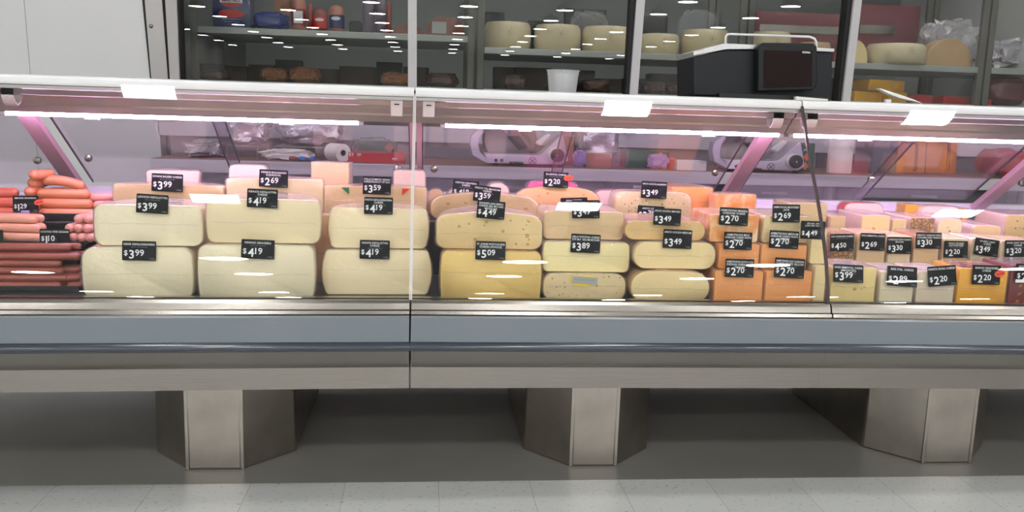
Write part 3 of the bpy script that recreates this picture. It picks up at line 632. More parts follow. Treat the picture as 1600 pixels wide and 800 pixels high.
# column 7
GB = 'rectangular blocks in the middle case'
cheese('7a', 'cheese_block', 'orange block at the bottom left of the orange pile', 2, (1115, 1193, 424, 472), DECK, r=.006, L=.24, face=M_ORANGE, group=GB)
cheese('7b', 'cheese_block', 'orange block under the marbled one in the orange pile', 2, (1122, 1187, 382, 426), '7a', r=.005, L=.22, face=M_ORANGE, group=GB)
cheese('7c', 'cheese_block', 'marbled orange and white wrapped block on top of the left orange stack', 2, (1108, 1186, 336, 383), '7b', r=.008, L=.2, face=M_MARBLE, group=GB, tmax=2.835)
cheese('7d', 'cheese_block', 'bright orange block at the back behind the pepper flecked loaf', 2, (1048, 1116, 293, 330), RZ, t=3.170, r=.005, L=.2, face=M_APRICOT, group=GB, yaw=8)
cheese('7e', 'cheese_block', 'marbled slab at the back between the bright orange block and the door upright', 2, (1117, 1182, 304, 333), RZ, t=3.080, r=.004, L=.08, face=M_MARBLE, group=GB)
# column 8
cheese('8a', 'cheese_block', 'orange block at the bottom right of the orange pile', 2, (1195, 1269, 424, 473), DECK, r=.006, L=.24, face=M_ORANGE, group=GB)
cheese('8b', 'cheese_block', 'orange block under the cream block in the orange pile', 2, (1188, 1261, 383, 425), '8a', r=.005, L=.22, face=M_ORANGE, group=GB)
cheese('8c', 'cheese_block', 'cream block on top of the right orange stack, below the $2.69 card', 2, (1191, 1264, 338, 384), '8b', r=.008, L=.2, face=cheese_mat('jack_paste', (236, 212, 160)), group=GB, tmax=2.835)
cheese('8d', 'cheese_block', 'olive cream block in the back row right of the $2.69 card', 2, (1232, 1292, 318, 362), RZ, t=3.055, r=.004, L=.16, face=M_OLIVE, group=GB)
cheese('8f', 'cheese_block', 'bottom butter coloured block between the orange pile and the glass joint', 2, (1271, 1290, 416, 473), DECK, t=2.620, r=.006, L=.2, face=M_BUTTER, group=GB)
cheese('8e', 'cheese_block', 'butter coloured block at the glass joint under the half hidden $4.49 card', 2, (1266, 1291, 359, 416), '8f', r=.006, L=.18, face=M_BUTTER, group=GB)
# ---- right case
GL = 'front row of blocks in the right case'; GM = 'middle row of blocks in the right case'; GU = 'back row of blocks in the right case'
cheese('d1', 'cheese_block', 'butter coloured block with dents, first of the front row in the right case', 3, (1297, 1369, 418, 474), DECK, r=.008, L=.17, face=cheese_mat('emmental_paste', (236, 212, 142)), group=GL, eyes=3)
cheese('d2', 'cheese_block', 'white block under the $2.89 card in the front row', 3, (1374, 1428, 424, 475), DECK, r=.006, L=.16, face=M_WHITE, group=GL)
cheese('d3', 'cheese_block', 'crinkled film wrapped white block between the $2.89 block and the yellow waxed one', 3, (1431, 1492, 424, 475), DECK, r=.012, L=.16, face=cheese_mat('creamy_rosy_paste', (230, 212, 186)), group=GL)
cheese('d4', 'cheese_block', 'bright yellow waxed block in the front row', 3, (1495, 1574, 420, 475), DECK, r=.006, L=.16, face=M_YWAX, group=GL)
cheese('d5', 'cheese_block', 'dark red wrapped block with gold marks at the right edge of the front row', 3, (1576, 1645, 416, 475), DECK, r=.008, L=.16, face=M_RWAX, group=GL)
o = CH['d5']['o']; b = BM(); rn = random.Random(4)
for k in range(16):
    x, z = (k % 4 - 1.5) * .027 + rn.uniform(-.004, .004), .012 + (k // 4) * .024 + rn.uniform(-.003, .003)
    for q in (-1, 0, 1): box(b, -.0008, .0008, -.0048, -.0042, -.005, .005, Matrix.Translation((x + q * .004, 0, z)) @ Matrix.Rotation(.5, 4, 'Y'))
link('gold_marks', b, mat('gold_print', (196, 140, 70), .4), o)['label'] = 'small gold printed marks'
M_LILAC = mat('lilac_printed_label', (214, 196, 214), .3, coat=.3)
for k, mt, nm in (('d1', M_LILAC, 'pale printed top label'), ('d2', M_LABELW, 'white top label with red print'), ('d3', M_LABELW, 'white top label'), ('d4', mat('crimson_label', (170, 36, 60), .3, coat=.4), 'crimson top label')):
    c = CH[k]; o = c['o']; link('top_label', boxbm(-c['W'] * .36, c['W'] * .36, .012, .11, c['h'] + .0012, c['h'] + .0022), mt, o)['label'] = nm
    if k == 'd2':
        b = BM(); rn = random.Random(2)
        for q in range(7): box(b, -c['W'] * .3 + q * .011, -c['W'] * .3 + q * .011 + .006, .018, .026, c['h'] + .0022, c['h'] + .0028)
        link('red_marks', b, M_RED, o)
Z1 = .7358; R3 = .7908
cheese('m1', 'cheese_pack', 'brown flecked pack under the $4.50 card', 3, (1301, 1336, 365, 416), Z1, t=2.870, r=.01, L=.145, face=M_CRUST, group=GM)
cheese('m2', 'cheese_block', 'wrapped cream block under the middle row $2.69 card', 3, (1338, 1384, 365, 414), Z1, t=2.875, r=.006, L=.145, face=M_TAN, group=GM)
cheese('m3', 'cheese_block', 'cream block under the first $3.30 card in the middle row', 3, (1387, 1424, 369, 410), Z1, t=2.880, r=.006, L=.145, face=M_CREAM, group=GM)
cheese('m4', 'cheese_block', 'brown coated block under the second $3.30 card in the middle row', 3, (1427, 1468, 367, 408), Z1, t=2.880, r=.008, L=.145, face=M_TAN, rind=M_BROWNRIND, group=GM)
cheese('m5', 'cheese_block', 'cream block under the $2.20 card in the middle row', 3, (1472, 1512, 373, 410), Z1, t=2.880, r=.006, L=.145, face=M_CREAM, group=GM)
cheese('m6', 'cheese_block', 'white block with crumpled film under the tilted $3.49 card', 3, (1516, 1558, 373, 410), Z1, t=2.880, r=.008, L=.145, face=M_WHITE, group=GM)
cheese('m7', 'cheese_block', 'cream block under the $3.20 card at the right edge', 3, (1562, 1625, 377, 412), Z1, t=2.880, r=.006, L=.145, face=M_CREAM, group=GM)
cheese('u0', 'cheese_block', 'pale tan block just right of the glass joint in the back row', 3, (1297, 1321, 338, 370), R3, t=3.040, r=.004, L=.2, face=M_TAN, group=GU)
cheese('u1', 'cheese_block', 'long block with one round hole in its face in the back row', 3, (1345, 1391, 337, 372), R3, t=3.040, r=.004, L=.2, face=M_BUTTER, rind=M_PINKISH, group=GU)
b = BM(); bmesh.ops.create_uvsphere(b, u_segments=16, v_segments=8, radius=1, matrix=Matrix.Translation((-.007, -.0003, CH['u1']['h'] * .52)) @ Matrix.Diagonal((.007, .0014, .006, 1))); link('cheese_hole', b, M_DARKEYE, CH['u1']['o'])
cheese('u2', 'cheese_block', 'plain yellow cream block between the holed block and the nut crusted one', 3, (1393, 1416, 343, 375), R3, t=3.045, r=.003, L=.2, face=M_BUTTER, rind=M_PINKISH, group=GU)
cheese('u3', 'cheese_block', 'nut crusted brown block in the back row', 3, (1421, 1460, 341, 376), R3, t=3.040, r=.006, L=.2, face=M_CRUST, rind=M_PINKISH, group=GU)
cheese('u4', 'cheese_block', 'cream block with a slanting rounded top and few seeds beside the nut crusted one', 3, (1464, 1503, 342, 378), R3, t=3.040, r=.02, rb=.004, L=.2, face=M_CREAM, rind=M_PINKISH, group=GU, seeds=5)
cheese('u5', 'cheese_block', 'tan block with rounded corners behind the tilted $3.49 card', 3, (1519, 1564, 353, 384), R3, t=3.035, r=.014, rb=.004, L=.2, face=M_TAN, rind=M_PINKISH, group=GU)
cheese('u6', 'cheese_block', 'big seeded tan block at the right edge of the back row', 3, (1570, 1660, 337, 380), R3, t=3.090, r=.008, L=.2, face=cheese_mat('golden_tan_paste', (226, 196, 132)), rind=M_PINKISH, group=GU, seeds=16)
cheese('b1', 'cheese_wedge', 'rounded rosy wedge with red print at the far back right of the glass joint', 3, (1318, 1381, 318, 345), R3, t=3.290, r=.03, L=.07, face=M_PINKISH, rind=M_RED)
cheese('b2', 'cheese_wedge', 'small bright yellow wedge at the far back of the right case', 3, (1413, 1436, 320, 345), R3, t=3.300, r=.008, L=.07, face=M_YWAX)
cheese('b3', 'cheese_log', 'long rosy log lying at the far back of the right case', 3, (1438, 1502, 323, 345), R3, t=3.270, r=.03, L=.07, face=M_PINKISH)
cheese('b4', 'cheese_wedge', 'thin orange yellow slice at the far back beside the rosy log', 3, (1504, 1513, 327, 345), R3, t=3.290, r=.003, L=.07, face=M_YWAX, crease=False)
# ---------------------------------------------------------------- price cards
def price_card(label, sec, bx, t, titles, price, sub='28% M.F. 42% MOISTURE', roll=0, sticker=False, pitch=-6, unit='/100g', clip=False, white_strip=False, yaw=0):
    x0, x1, y0, y1 = bx; A = at(x0, (y0 + y1) / 2, t, sec); B = at(x1, (y0 + y1) / 2, t, sec); w = (B - A).length
    h = w * (y1 - y0) / (x1 - x0); P = at((x0 + x1) / 2, (y0 + y1) / 2, t, sec)
    b = BM(); ol = outline(w, h, .003, n=3); prism(b, [(x, z - h / 2) for x, z in ol], -.0006, .0006)
    o = link('price_card', b, CARD, None, P, (radians(pitch), radians(roll), SEC[sec][1] + radians(yaw)), smooth=0)
    tag(o, label, 'price card', 'black price cards')
    b = BM(); y = -.0009; k = w / .1
    for i, s in enumerate(titles):
        text(b, s, .0094 * k, 0, h / 2 - (.0130 + .0090 * i) * k, y, 'C', .006, width=w * .93)
    if sub: text(b, sub, .0045 * k, 0, h / 2 - (.0135 + .0088 * (len(titles) - 1) + .0068) * k, y, 'C', mi=1, width=w * .5)
    d, c = price.split('.'); zb = -h / 2 + .0095 * k
    text(b, '$', .0225 * k, -w / 2 + .0055 * k, zb + .0065 * k, y, 'L', .012)
    text(b, d, .037 * k, -w / 2 + .0205 * k, zb - .003 * k, y, 'L', .018)
    dw = (text_verts(d, .018)[3] - text_verts(d, .018)[2]) * .037 * k
    text(b, c, .0275 * k, -w / 2 + .0235 * k + dw, zb + .0055 * k, y, 'L', .014)
    text(b, unit, .0078 * k, w / 2 - .004 * k, -h / 2 + .004 * k, y, 'R', mi=1)
    link('printed_price', b, [INK, INKG], o, smooth=0)
    b = BM(); box(b, -.004, .004, .0006, .0016, -h / 2 + .004, h / 2 * .6); tube(b, [(0, .001, -h / 2 + .012), (0, .012, -h / 2 + .010), (0, .026, -h / 2 + .008)], .0011, 6); link('card_pin', b, BLACK, o)
    if sticker:
        sx, sz = sticker; b = BM(); Mx = Matrix.Translation((sx * w / 2, -.0013, sz * h / 2)) @ Matrix.Rotation(radians(-14), 4, 'Y')
        prism(b, [(.019 * k * cos(q * pi / 14), .0115 * k * sin(q * pi / 14)) for q in range(28)], -.0003, .0003, Mx); q = link('special_sticker', b, STICKER, o, smooth=0); q['label'] = 'orange red oval sticker'
        b = BM(); text(b, 'Special', .0105 * k, 0, -.0034 * k, -.0006, 'C', .01, M=Mx); link('sticker_print', b, CARD, q, smooth=0)
    if clip:
        b = BM(); box(b, -.013, .013, -.008, .003, -h / 2 - .012, -h / 2 + .005); link('card_clip', b, mat('lilac_clear_clip', (170, 140, 200), .25), o, bevel=.002)
    if white_strip:
        link('white_strip', boxbm(-w / 2, w / 2, -.0012, -.0007, -h / 2, -h / 2 + .010), M_LABELW, o)
    return o
def card_on(key, label, bx, *a, dt=.008, **k):
    c = CH[key]; return price_card(label, c['sec'], bx, c['t'] - dt, *a, **k)
L0 = 'black card reading $%s '
card_on('1c', L0 % '3.99' + 'on the tan half wheel at the back, topmost at left', (237, 286, 271, 300), ['DIVANI BASIERI CHEESE'], '3.99', roll=2)
card_on('1b', L0 % '3.99' + 'in the middle of the leftmost stack', (213, 263, 303, 334), ['LESVION KEFALOTYRI'], '3.99', roll=3)
card_on('1a', L0 % '3.99' + 'on the lowest half wheel of the leftmost stack', (191, 244, 376, 408), ['GREEK KEFALOGRAVIERA'], '3.99', roll=1)
card_on('2c', L0 % '2.69' + 'at the top of the second stack', (405, 450, 265, 293), ['KRINOS BULGARIAN', 'KASHKAVAL'], '2.69', roll=2)
card_on('2b', L0 % '4.19' + 'in the middle of the second stack', (386, 434, 295, 325), ['KRINOS KEFALOTYRI', 'CHEESE'], '4.19', roll=2)
card_on('2a', L0 % '4.19' + 'on the lowest half wheel of the second stack', (377, 429, 374, 405), ['KRINOS GRAVIERA'], '4.19', roll=2)
card_on('3c', L0 % '3.59' + 'between the green and red label corners', (567, 611, 276, 304), ['STELLA DOMESTIC ASIAGO', 'CHEESE/PRODUCT OF U.S.A.'], '3.59', roll=1, sub='')
card_on('3b', L0 % '4.19' + 'on the ringed half wheel of the third stack', (569, 614, 308, 335), ['PANTIS KEFALOGRAVIERA', 'CHEESE'], '4.19', roll=1)
card_on('3a', L0 % '4.19' + 'on the lowest half wheel of the third stack', (562, 609, 375, 405), ['PANTIS KEFALOTYRI', 'CHEESE'], '4.19', roll=1)
card_on('4c', L0 % '4.19' + 'half hidden behind the domed holed wheel', (707, 748, 282, 310), ['CRETAN GRAVIERA', 'CHEESE'], '4.19', roll=4, dt=-.07)
card_on('4c', L0 % '3.59' + 'tilted, overlapped by the $4.49 card below it', (740, 782, 291, 316), ['FRESCO TAL MAASDAM', 'CHEESE'], '3.59', roll=6)
card_on('4b', L0 % '4.49' + 'on the holed half wheel above the golden one', (745, 789, 314, 342), ['NORSEN JARLSBERG', 'CHEESE-28% M.F./44%', 'MOISTURE'], '4.49', sub='', roll=4, dt=.016)
card_on('4a', L0 % '5.09' + 'on the golden half wheel', (743, 790, 377, 406), ['ST. JORGE PORTUGUESE', 'CHEESE-(WHOLE)'], '5.09', sub='', roll=1)
card_on('5d', L0 % '2.20' + 'with an orange sticker on the apricot holed half wheel', (849, 888, 269, 293), ['BLUEPOOL CHEESE'], '2.20', roll=2, sticker=(1.0, .35))
card_on('5d', L0 % '3.49' + 'half hidden behind another card under the white glare', (876, 918, 309, 332), ['ARLA GOUDA'], '3.49', roll=-3, dt=.02)
card_on('5c', L0 % '3.49' + 'on the flat tan cream loaf', (894, 937, 313, 341), ['ARLA CREAM CHEESE'], '3.49', roll=-1)
card_on('5b', L0 % '3.89' + 'on the pale loaf with the pink top', (892, 938, 366, 395), ['ARLA FONTINA CHEESE', '27% M.F. 43% MOISTURE'], '3.89', sub='', roll=2)
card_on('6d', L0 % '3.49' + 'on the pepper flecked back loaf', (1002, 1042, 284, 310), ['ANCO GOUDA JALAPENO'], '3.49', sub='', roll=2)
card_on('6d', L0 % '3.49' + 'half covered by the smoked loaf card', (996, 1038, 322, 345), ['ANCO GOUDA', 'MILD'], '3.49', sub='', roll=2, dt=.03)
card_on('6c', L0 % '3.49' + 'on the smoked loaf, front of the overlapping pair', (1021, 1064, 326, 352), ['ANCO GOUDA SMOKED'], '3.49', sub='', roll=2, dt=.014)
card_on('6b', L0 % '3.49' + 'on the rounded cream loaf above the bottom one', (1036, 1081, 359, 388), ['ANCO GOUDA MEDIUM'], '3.49', sub='', roll=2)
card_on('7c', L0 % '2.70' + 'on the marbled wrapped block', (1124, 1169, 325, 352), ['ARMSTRONG MARBLE', 'CHEDDAR CHEESE'], '2.70', roll=2)
card_on('7b', L0 % '2.70' + 'between the marbled block and the bottom left orange block', (1131, 1175, 363, 390), ['ARMSTRONG MILD', 'CHEDDAR CHEESE WHITE', 'YELLOW'], '2.70', roll=1)
card_on('7a', L0 % '2.70' + 'on the bottom left orange block', (1133, 1178, 405, 433), ['ARMSTRONG EXTRA OLD', 'CHEDDAR CHEESE WHITE', 'YELLOW'], '2.70', roll=1)
card_on('8c', L0 % '2.69' + 'on the cream block of the right orange stack', (1207, 1250, 320, 347), ['ARMSTRONG MONTEREY', 'JACK'], '2.69', sub='', roll=0)
card_on('8b', L0 % '2.70' + 'just below the cream block of the right orange stack', (1202, 1248, 361, 388), ['ARMSTRONG MEDIUM', 'CHEDDAR CHEESE WHITE', 'YELLOW'], '2.70', roll=2)
card_on('8a', L0 % '2.70' + 'on the bottom right orange block', (1210, 1257, 404, 434), ['ARMSTRONG OLD CHEDDAR', 'CHEESE WHITE YELLOW'], '2.70', roll=3)
card_on('8e', L0 % '4.49' + 'half hidden at the right glass joint', (1251, 1289, 346, 373), ['28% M.F. 40%', 'LOW FAT PLUS'], '4.49', sub='', roll=1, dt=-.0)
card_on('d1', L0 % '3.99' + 'tilted on the first front block of the right case', (1302, 1349, 414, 441), ['SWISS EMMENTAL CHEESE', '(IMPORTED)'], '3.99', roll=2, pitch=-14)
card_on('d2', L0 % '2.89' + 'on the white block in the right front row', (1386, 1433, 417, 447), ['BRIE ITAL. CHEESE'], '2.89', sub='', roll=3, pitch=-14)
card_on('d3', L0 % '2.20' + 'on the crinkled film wrapped block', (1450, 1494, 416, 446), ['FONTA SWISS CHEESE'], '2.20', sub='', roll=-5, pitch=-10)
card_on('d4', L0 % '2.20' + 'with orange sticker on the yellow waxed block', (1519, 1563, 415, 444), ['BARON GRANDEES', 'CHEESE'], '2.20', sub='', roll=1, sticker=(.95, .18))
card_on('d5', L0 % '2.49' + 'with a white strip on the dark red block', (1587, 1632, 413, 441), ['BEETROOT CHEESE', 'WASABI'], '2.49', sub='', roll=0, white_strip=True)
card_on('m1', L0 % '4.50' + 'on the brown flecked pack', (1297, 1334, 366, 392), ['OLD CHEDDAR CHEESE'], '4.50', roll=-2)
card_on('m2', L0 % '2.69' + 'in the middle row of the right case', (1344, 1383, 365, 391), ['SWISS EMMENTAL CHEESE'], '2.69', roll=1, sub='')
card_on('m3', L0 % '3.30' + 'left of the nut crusted block', (1386, 1424, 371, 396), ['CHEDDAR WITH ONION', 'BACON'], '3.30', roll=0, sub='')
card_on('m4', L0 % '3.30' + 'in front of the nut crusted block', (1431, 1471, 364, 388), ['PIMENTO CHEDDAR WITH', 'CARAMELIZED ONION'], '3.30', roll=0, sub='')
card_on('m5', L0 % '2.20' + 'reading lactose free in the middle row', (1475, 1512, 377, 402), ['ANCO GRUBEC', 'LACTOSE FREE'], '2.20', roll=0)
card_on('m6', L0 % '3.49' + 'tilted, in the middle row of the right case', (1521, 1562, 374, 399), ['GRUBEC LIGHT', 'CHEESE'], '3.49', roll=7, yaw=6)
card_on('m7', L0 % '3.20' + 'at the right edge of the middle row', (1570, 1610, 376, 401), ['SWISS SOFT GOUDA', 'CHEESE'], '3.20', roll=-1)
# ---------------------------------------------------------------- sausages and trays, far left
SAUS = {'hot': mat('orange_frankfurter_skin', (214, 134, 98), .3, noise=(14, .1), coat=.35), 'red': mat('red_smoked_skin', (218, 108, 88), .32, noise=(14, .12), coat=.35),
        'pale': mat('pale_sausage_skin', (222, 156, 134), .32, noise=(14, .1), coat=.35), 'brown': mat('brown_thin_sausage_skin', (150, 76, 62), .35, noise=(10, .15), coat=.3), 'pink': mat('pink_sausage_skin', (228, 160, 150), .32, noise=(14, .1), coat=.35)}
def sausage(label, kind, p0, p1, rad, bend=(0, 0, 0), group=None, n=14):
    P, Q = Vector(p0), Vector(p1); c = (P + Q) / 2; bend = Vector(bend)
    pts = [P.lerp(Q, k / n) + bend * (1 - (2 * k / n - 1) ** 2) - c for k in range(n + 1)]
    L = (Q - P).length; e = min(.9, rad / L * 1.0); ext = []; tp = []
    d0 = (pts[0] - pts[1]).normalized(); d1 = (pts[-1] - pts[-2]).normalized()
    full = [pts[0] + d0 * rad * q for q in (.95, .8, .5, .2)] + pts + [pts[-1] + d1 * rad * q for q in (.2, .5, .8, .95)]
    tp = [.18, .58, .86, .97] + [1] * len(pts) + [.97, .86, .58, .18]
    b = BM(); tube(b, full, rad, 12, tp); o = link('sausage', b, SAUS[kind], None, c, smooth=70); tag(o, label, 'sausage', group)
    b = BM(); e = full[0]; tube(b, [e - d0 * rad * .05, e + d0 * rad * .18, e + d0 * rad * .3], rad * .16, 6, [1, .8, 1.2]); link('knotted_end', b, SAUS[kind], o)
    return o
def PT(px, py, t): return at(px, py, t, 1)
def tray(label, x0, x1, t0, t1, z, lip, pxz=None):
    ox, a = SEC[1]; A = at(x0, 400, t0, 1); B = at(x1, 400, t0, 1); b = BM(); X0_, X1_ = A.x, B.x; D = t1 - t0; c = (X0_ + X1_) / 2; hw = (X1_ - X0_) / 2
    box(b, -hw, hw, 0, D, 0, .004); box(b, -hw, hw, -.004, 0, 0, lip); box(b, -hw, hw, D, D + .004, 0, lip + .01); box(b, -hw, -hw + .004, 0, D, 0, lip); box(b, hw - .004, hw, 0, D, 0, lip)
    tag(link('sausage_tray', b, BLACKTRAY, None, (c, A.y * .5 + B.y * .5, z), (0, 0, a), bevel=.0015), label, 'tray', 'black sausage trays')
z_b = DECK + .001
tt = depth_on(60, 446, z_b + .018, 1)
tray('front black tray holding the long thin brown sausages', -330, 122, tt, 2.85, z_b, .016)
z_m = at(60, 383, 2.865, 1).z
riser(1, -2.0, -1.115, 2.868, 3.05, z_m - .001, 'black step under the tray of pale sausages')
tray('middle black tray holding the pale sausages', -330, 132, 2.868, 3.045, z_m, .012)
z_t = at(60, 345, 3.065, 1).z
riser(1, -2.0, -1.045, 3.058, 3.43, z_t - .001, 'black step under the tray of orange sausages')
tray('back black tray holding the orange sausages', -330, 172, 3.068, 3.40, z_t, .026)
# brown thin sausages, piled in layers
rn = random.Random(11); rr = .0106
for lay in range(5):
    for k in range(3):
        t = tt + .018 + k * .026 + lay * .006; z = z_b + .005 + rr + lay * rr * 1.95 + rn.uniform(-.0004, .0004)
        e = at([86, 92, 100, 78, 112][lay] + rn.uniform(-12, 14) + k * 9, 420, t, 1); t = e.y; e = e.x
        l = rn.uniform(.5, .62)
        sausage('long thin brown sausage piled with its like in the front black tray', 'brown', (e - l, t - l * sin(SEC[1][1]), z), (e, t, z + .0), rr, (0, rn.uniform(-.003, .003), 0.0), 'brown sausages in the front tray')
for k in range(3):
    t = tt + .15 + k * .0; 
for k, (px, py, l) in enumerate([(106, 384, .5), (122, 378, .4)]):
    t = tt + .06 + k * .026; P = PT(px, py, t); zz = z_b + .005 + rr + 5 * rr * 1.95 + .001
    sausage('long thin brown sausage lying on top of the pile with its end curled up', 'brown', (P.x - l, P.y - l * sin(SEC[1][1]), zz), (P.x, P.y, zz + .004), rr, (0, 0, 0), 'brown sausages in the front tray')
for k in range(6):
    t = tt + .02 + (k % 3) * .026; z = z_b + .005 + rr + (k // 3) * rr * 2; P = PT(116, 430, t); t = P.y; x = P.x - (k // 3) * .004
    sausage('short brown sausage end showing beyond the pile, next to the white cheese', 'brown', (x - .012, t, z + 0), (x + .012, t + .006, z), rr * .98, (0, 0, 0), 'brown sausage ends')
# pale sausages
rp_ = .0142
for k in range(6):
    lay = k // 2 if k < 4 else 2; t = 2.89 + (k % 2) * .036 + lay * .014; z = z_m + .005 + rp_ + lay * rp_ * 1.9; px = [62, 66, 60, 66, 54, 64][k]
    P = PT(px, 370, t); t = P.y; x = P.x
    sausage('pale sausage lying sideways in the middle tray, left of the $1.10 card', 'pale', (x - .2, t - .008, z), (x, t, z), rp_, (0, .0, .002), 'pale sausages left of the card')
for k, (c_, lay) in enumerate([(0, 0), (1, 0), (2, 0), (3, 0), (0, 1), (1, 1), (2, 1), (0.4, 2), (1.5, 2)]):
    z = z_m + .005 + .0155 + lay * .0285; P = PT(101 + (c_ + lay * .5) * 13.8, 375, 2.895); rz = .3
    sausage('pink sausage pointing forward at the right end of the middle tray', 'pink', (P.x, P.y + lay * .012, z), (P.x + .022, P.y + .125, z + .0), .0150, (0, 0, 0), 'pink sausages pointing forward')
# orange frankfurters
ro = .0172
def frank(px0, px1, t, lay, bend=(0, 0, 0), lb='orange frankfurter lying sideways in the pile at the back', kind='hot', dz0=0, dz1=0, dt=0):
    z = z_t + .005 + ro + lay * ro * 1.86; A = PT(px0, 310, t); B = PT(px1, 310, t)
    sausage(lb, kind, (A.x, A.y + dt, z + dz0), (B.x, B.y, z + dz1), ro, bend, 'orange frankfurters in the back tray')
for k in range(3): frank(68, 140, 3.09 + k * .036, 0)
for k in range(2): frank(70, 137, 3.106 + k * .036, 1)
frank(66, 134, 3.12, 2); frank(84, 132, 3.16, 2, (0, 0, 0))
frank(76, 126, 3.132, 3, (0, 0, .006), 'topmost orange frankfurter slanting down to the right', dz0=.012, dz1=-.004)
frank(66, 80, 3.145, 4, (0, 0, .0), 'stubby orange frankfurter end pointing forward on top of the pile', dz0=.0, dt=-.05)
for k, (px, lay) in enumerate([(50, 1), (56, 2.2), (55, .2), (62, 3.1)]):
    frank(px, px + 8, 3.13 + .01 * lay, lay, (0, 0, 0), 'orange frankfurter end pointing forward at the left of the pile', dt=-.045)
for k in range(3): frank(-70, 14 + 4 * k, 3.095 + k * .016, k, lb='red smoked sausage stacked at the left edge behind the $1.29 card', kind='red')
for k, (px, lay) in enumerate([(152, 0), (160, 0), (166, 1), (158, 1.9)]):
    z = z_t + .005 + .016 + lay * .028; P = PT(px - 14, 320, 3.10 + lay * .02); sausage('pink sausage beside the tan half wheel in the back tray', 'pink', (P.x, P.y + .0, z), (P.x + .07, P.y + .03, z), .0150, (0, 0, 0), 'pink sausages in the back tray')
price_card('black card reading $1.29 with an orange sticker in front of the orange frankfurters', 1, (20, 60, 305, 332), 3.055, ['SMOKED BAVARIAN'], '1.29', sub='', roll=-1, sticker=(1.05, .2), clip=True)
price_card('black card reading $1.10 clipped to the tray of pale sausages', 1, (62, 109, 357, 384), 2.858, ['COCKTAIL PORK SAUSAGE'], '1.10', sub='', roll=0, clip=True)
price_card('black card cut off at the left edge in front of the pale sausages', 1, (-42, 5, 358, 386), 2.858, ['PORK SAUSAGE'], '1.10', sub='', clip=True)
#%%PART3
# ---------------------------------------------------------------- worktop behind the cases
YT = 4.30; ZT = .957
MDF = mat('brown_red_board', (150, 104, 98), .45, noise=(5, .1)); EDGE = mat('pale_edge_strip', (206, 204, 208), .35); CAB = mat('dim_cabinet_front', (88, 86, 92), .45)
xl = at(235, 250, YT).x; xr = 3.85
root = empty('worktop', ((xl + xr) / 2, YT, 0), 0, 'long worktop with a brown board top and pale edge behind the display cases', 'worktop')
wx = lambda x: x - (xl + xr) / 2
link('board_top', boxbm(wx(xl), wx(xr), .012, .64, ZT - .03, ZT), MDF, root)
link('front_edge', boxbm(wx(xl), wx(xr), 0, .012, ZT - .062, ZT - .002), EDGE, root, bevel=.003)
for px in (278, 613, 1304, 1610):
    b = BM(); X = wx(at(px, 265, YT).x); tube(b, [(X, .045, 0), (X, .045, ZT - .1), (X, .03, ZT - .03), (X, .02, ZT - .028)], .022, 14); link('table_leg', b, STEELD, root, smooth=60)
def cabinet(px0, px1, label, plate=None):
    a = at(px0, 280, YT).x; c = at(px1, 280, YT).x; r = empty('under_counter_unit', ((a + c) / 2, YT + .09, 0), 0, label, 'cabinet', 'units under the worktop'); hw = (c - a) / 2 - .004
    link('cabinet_body', boxbm(-hw, hw, .02, .5, .05, ZT - .064), CAB, r); d = link('cabinet_door', boxbm(-hw + .004, hw - .004, 0, .019, .06, ZT - .072), CAB, r, bevel=.003)
    link('door_handle', boxbm(-.07, .07, -.012, 0, ZT - .115, ZT - .1), STEELD, d, bevel=.003)
    b = BM()
    for sx in (-hw + .03, hw - .03):
        for sy in (.06, .46): lathe(b, [(.018, 0), (.018, .05)], 12, Matrix.Translation((sx, sy, 0)))
    link('cabinet_feet', b, BLACK, r)
    if plate: link('name_plate', boxbm(-.02 + plate, .09 + plate, -.0015, 0, ZT - .098, ZT - .084), M_LABELW, d)
cabinet(640, 955, 'grey unit under the worktop below the left slicer'); cabinet(964, 1150, 'grey unit with a small pale plate under the worktop between the two slicers', -.18); cabinet(1152, 1290, 'grey unit under the worktop below the right slicer')
cabinet(1322, 1598, 'grey unit under the worktop at the right end')
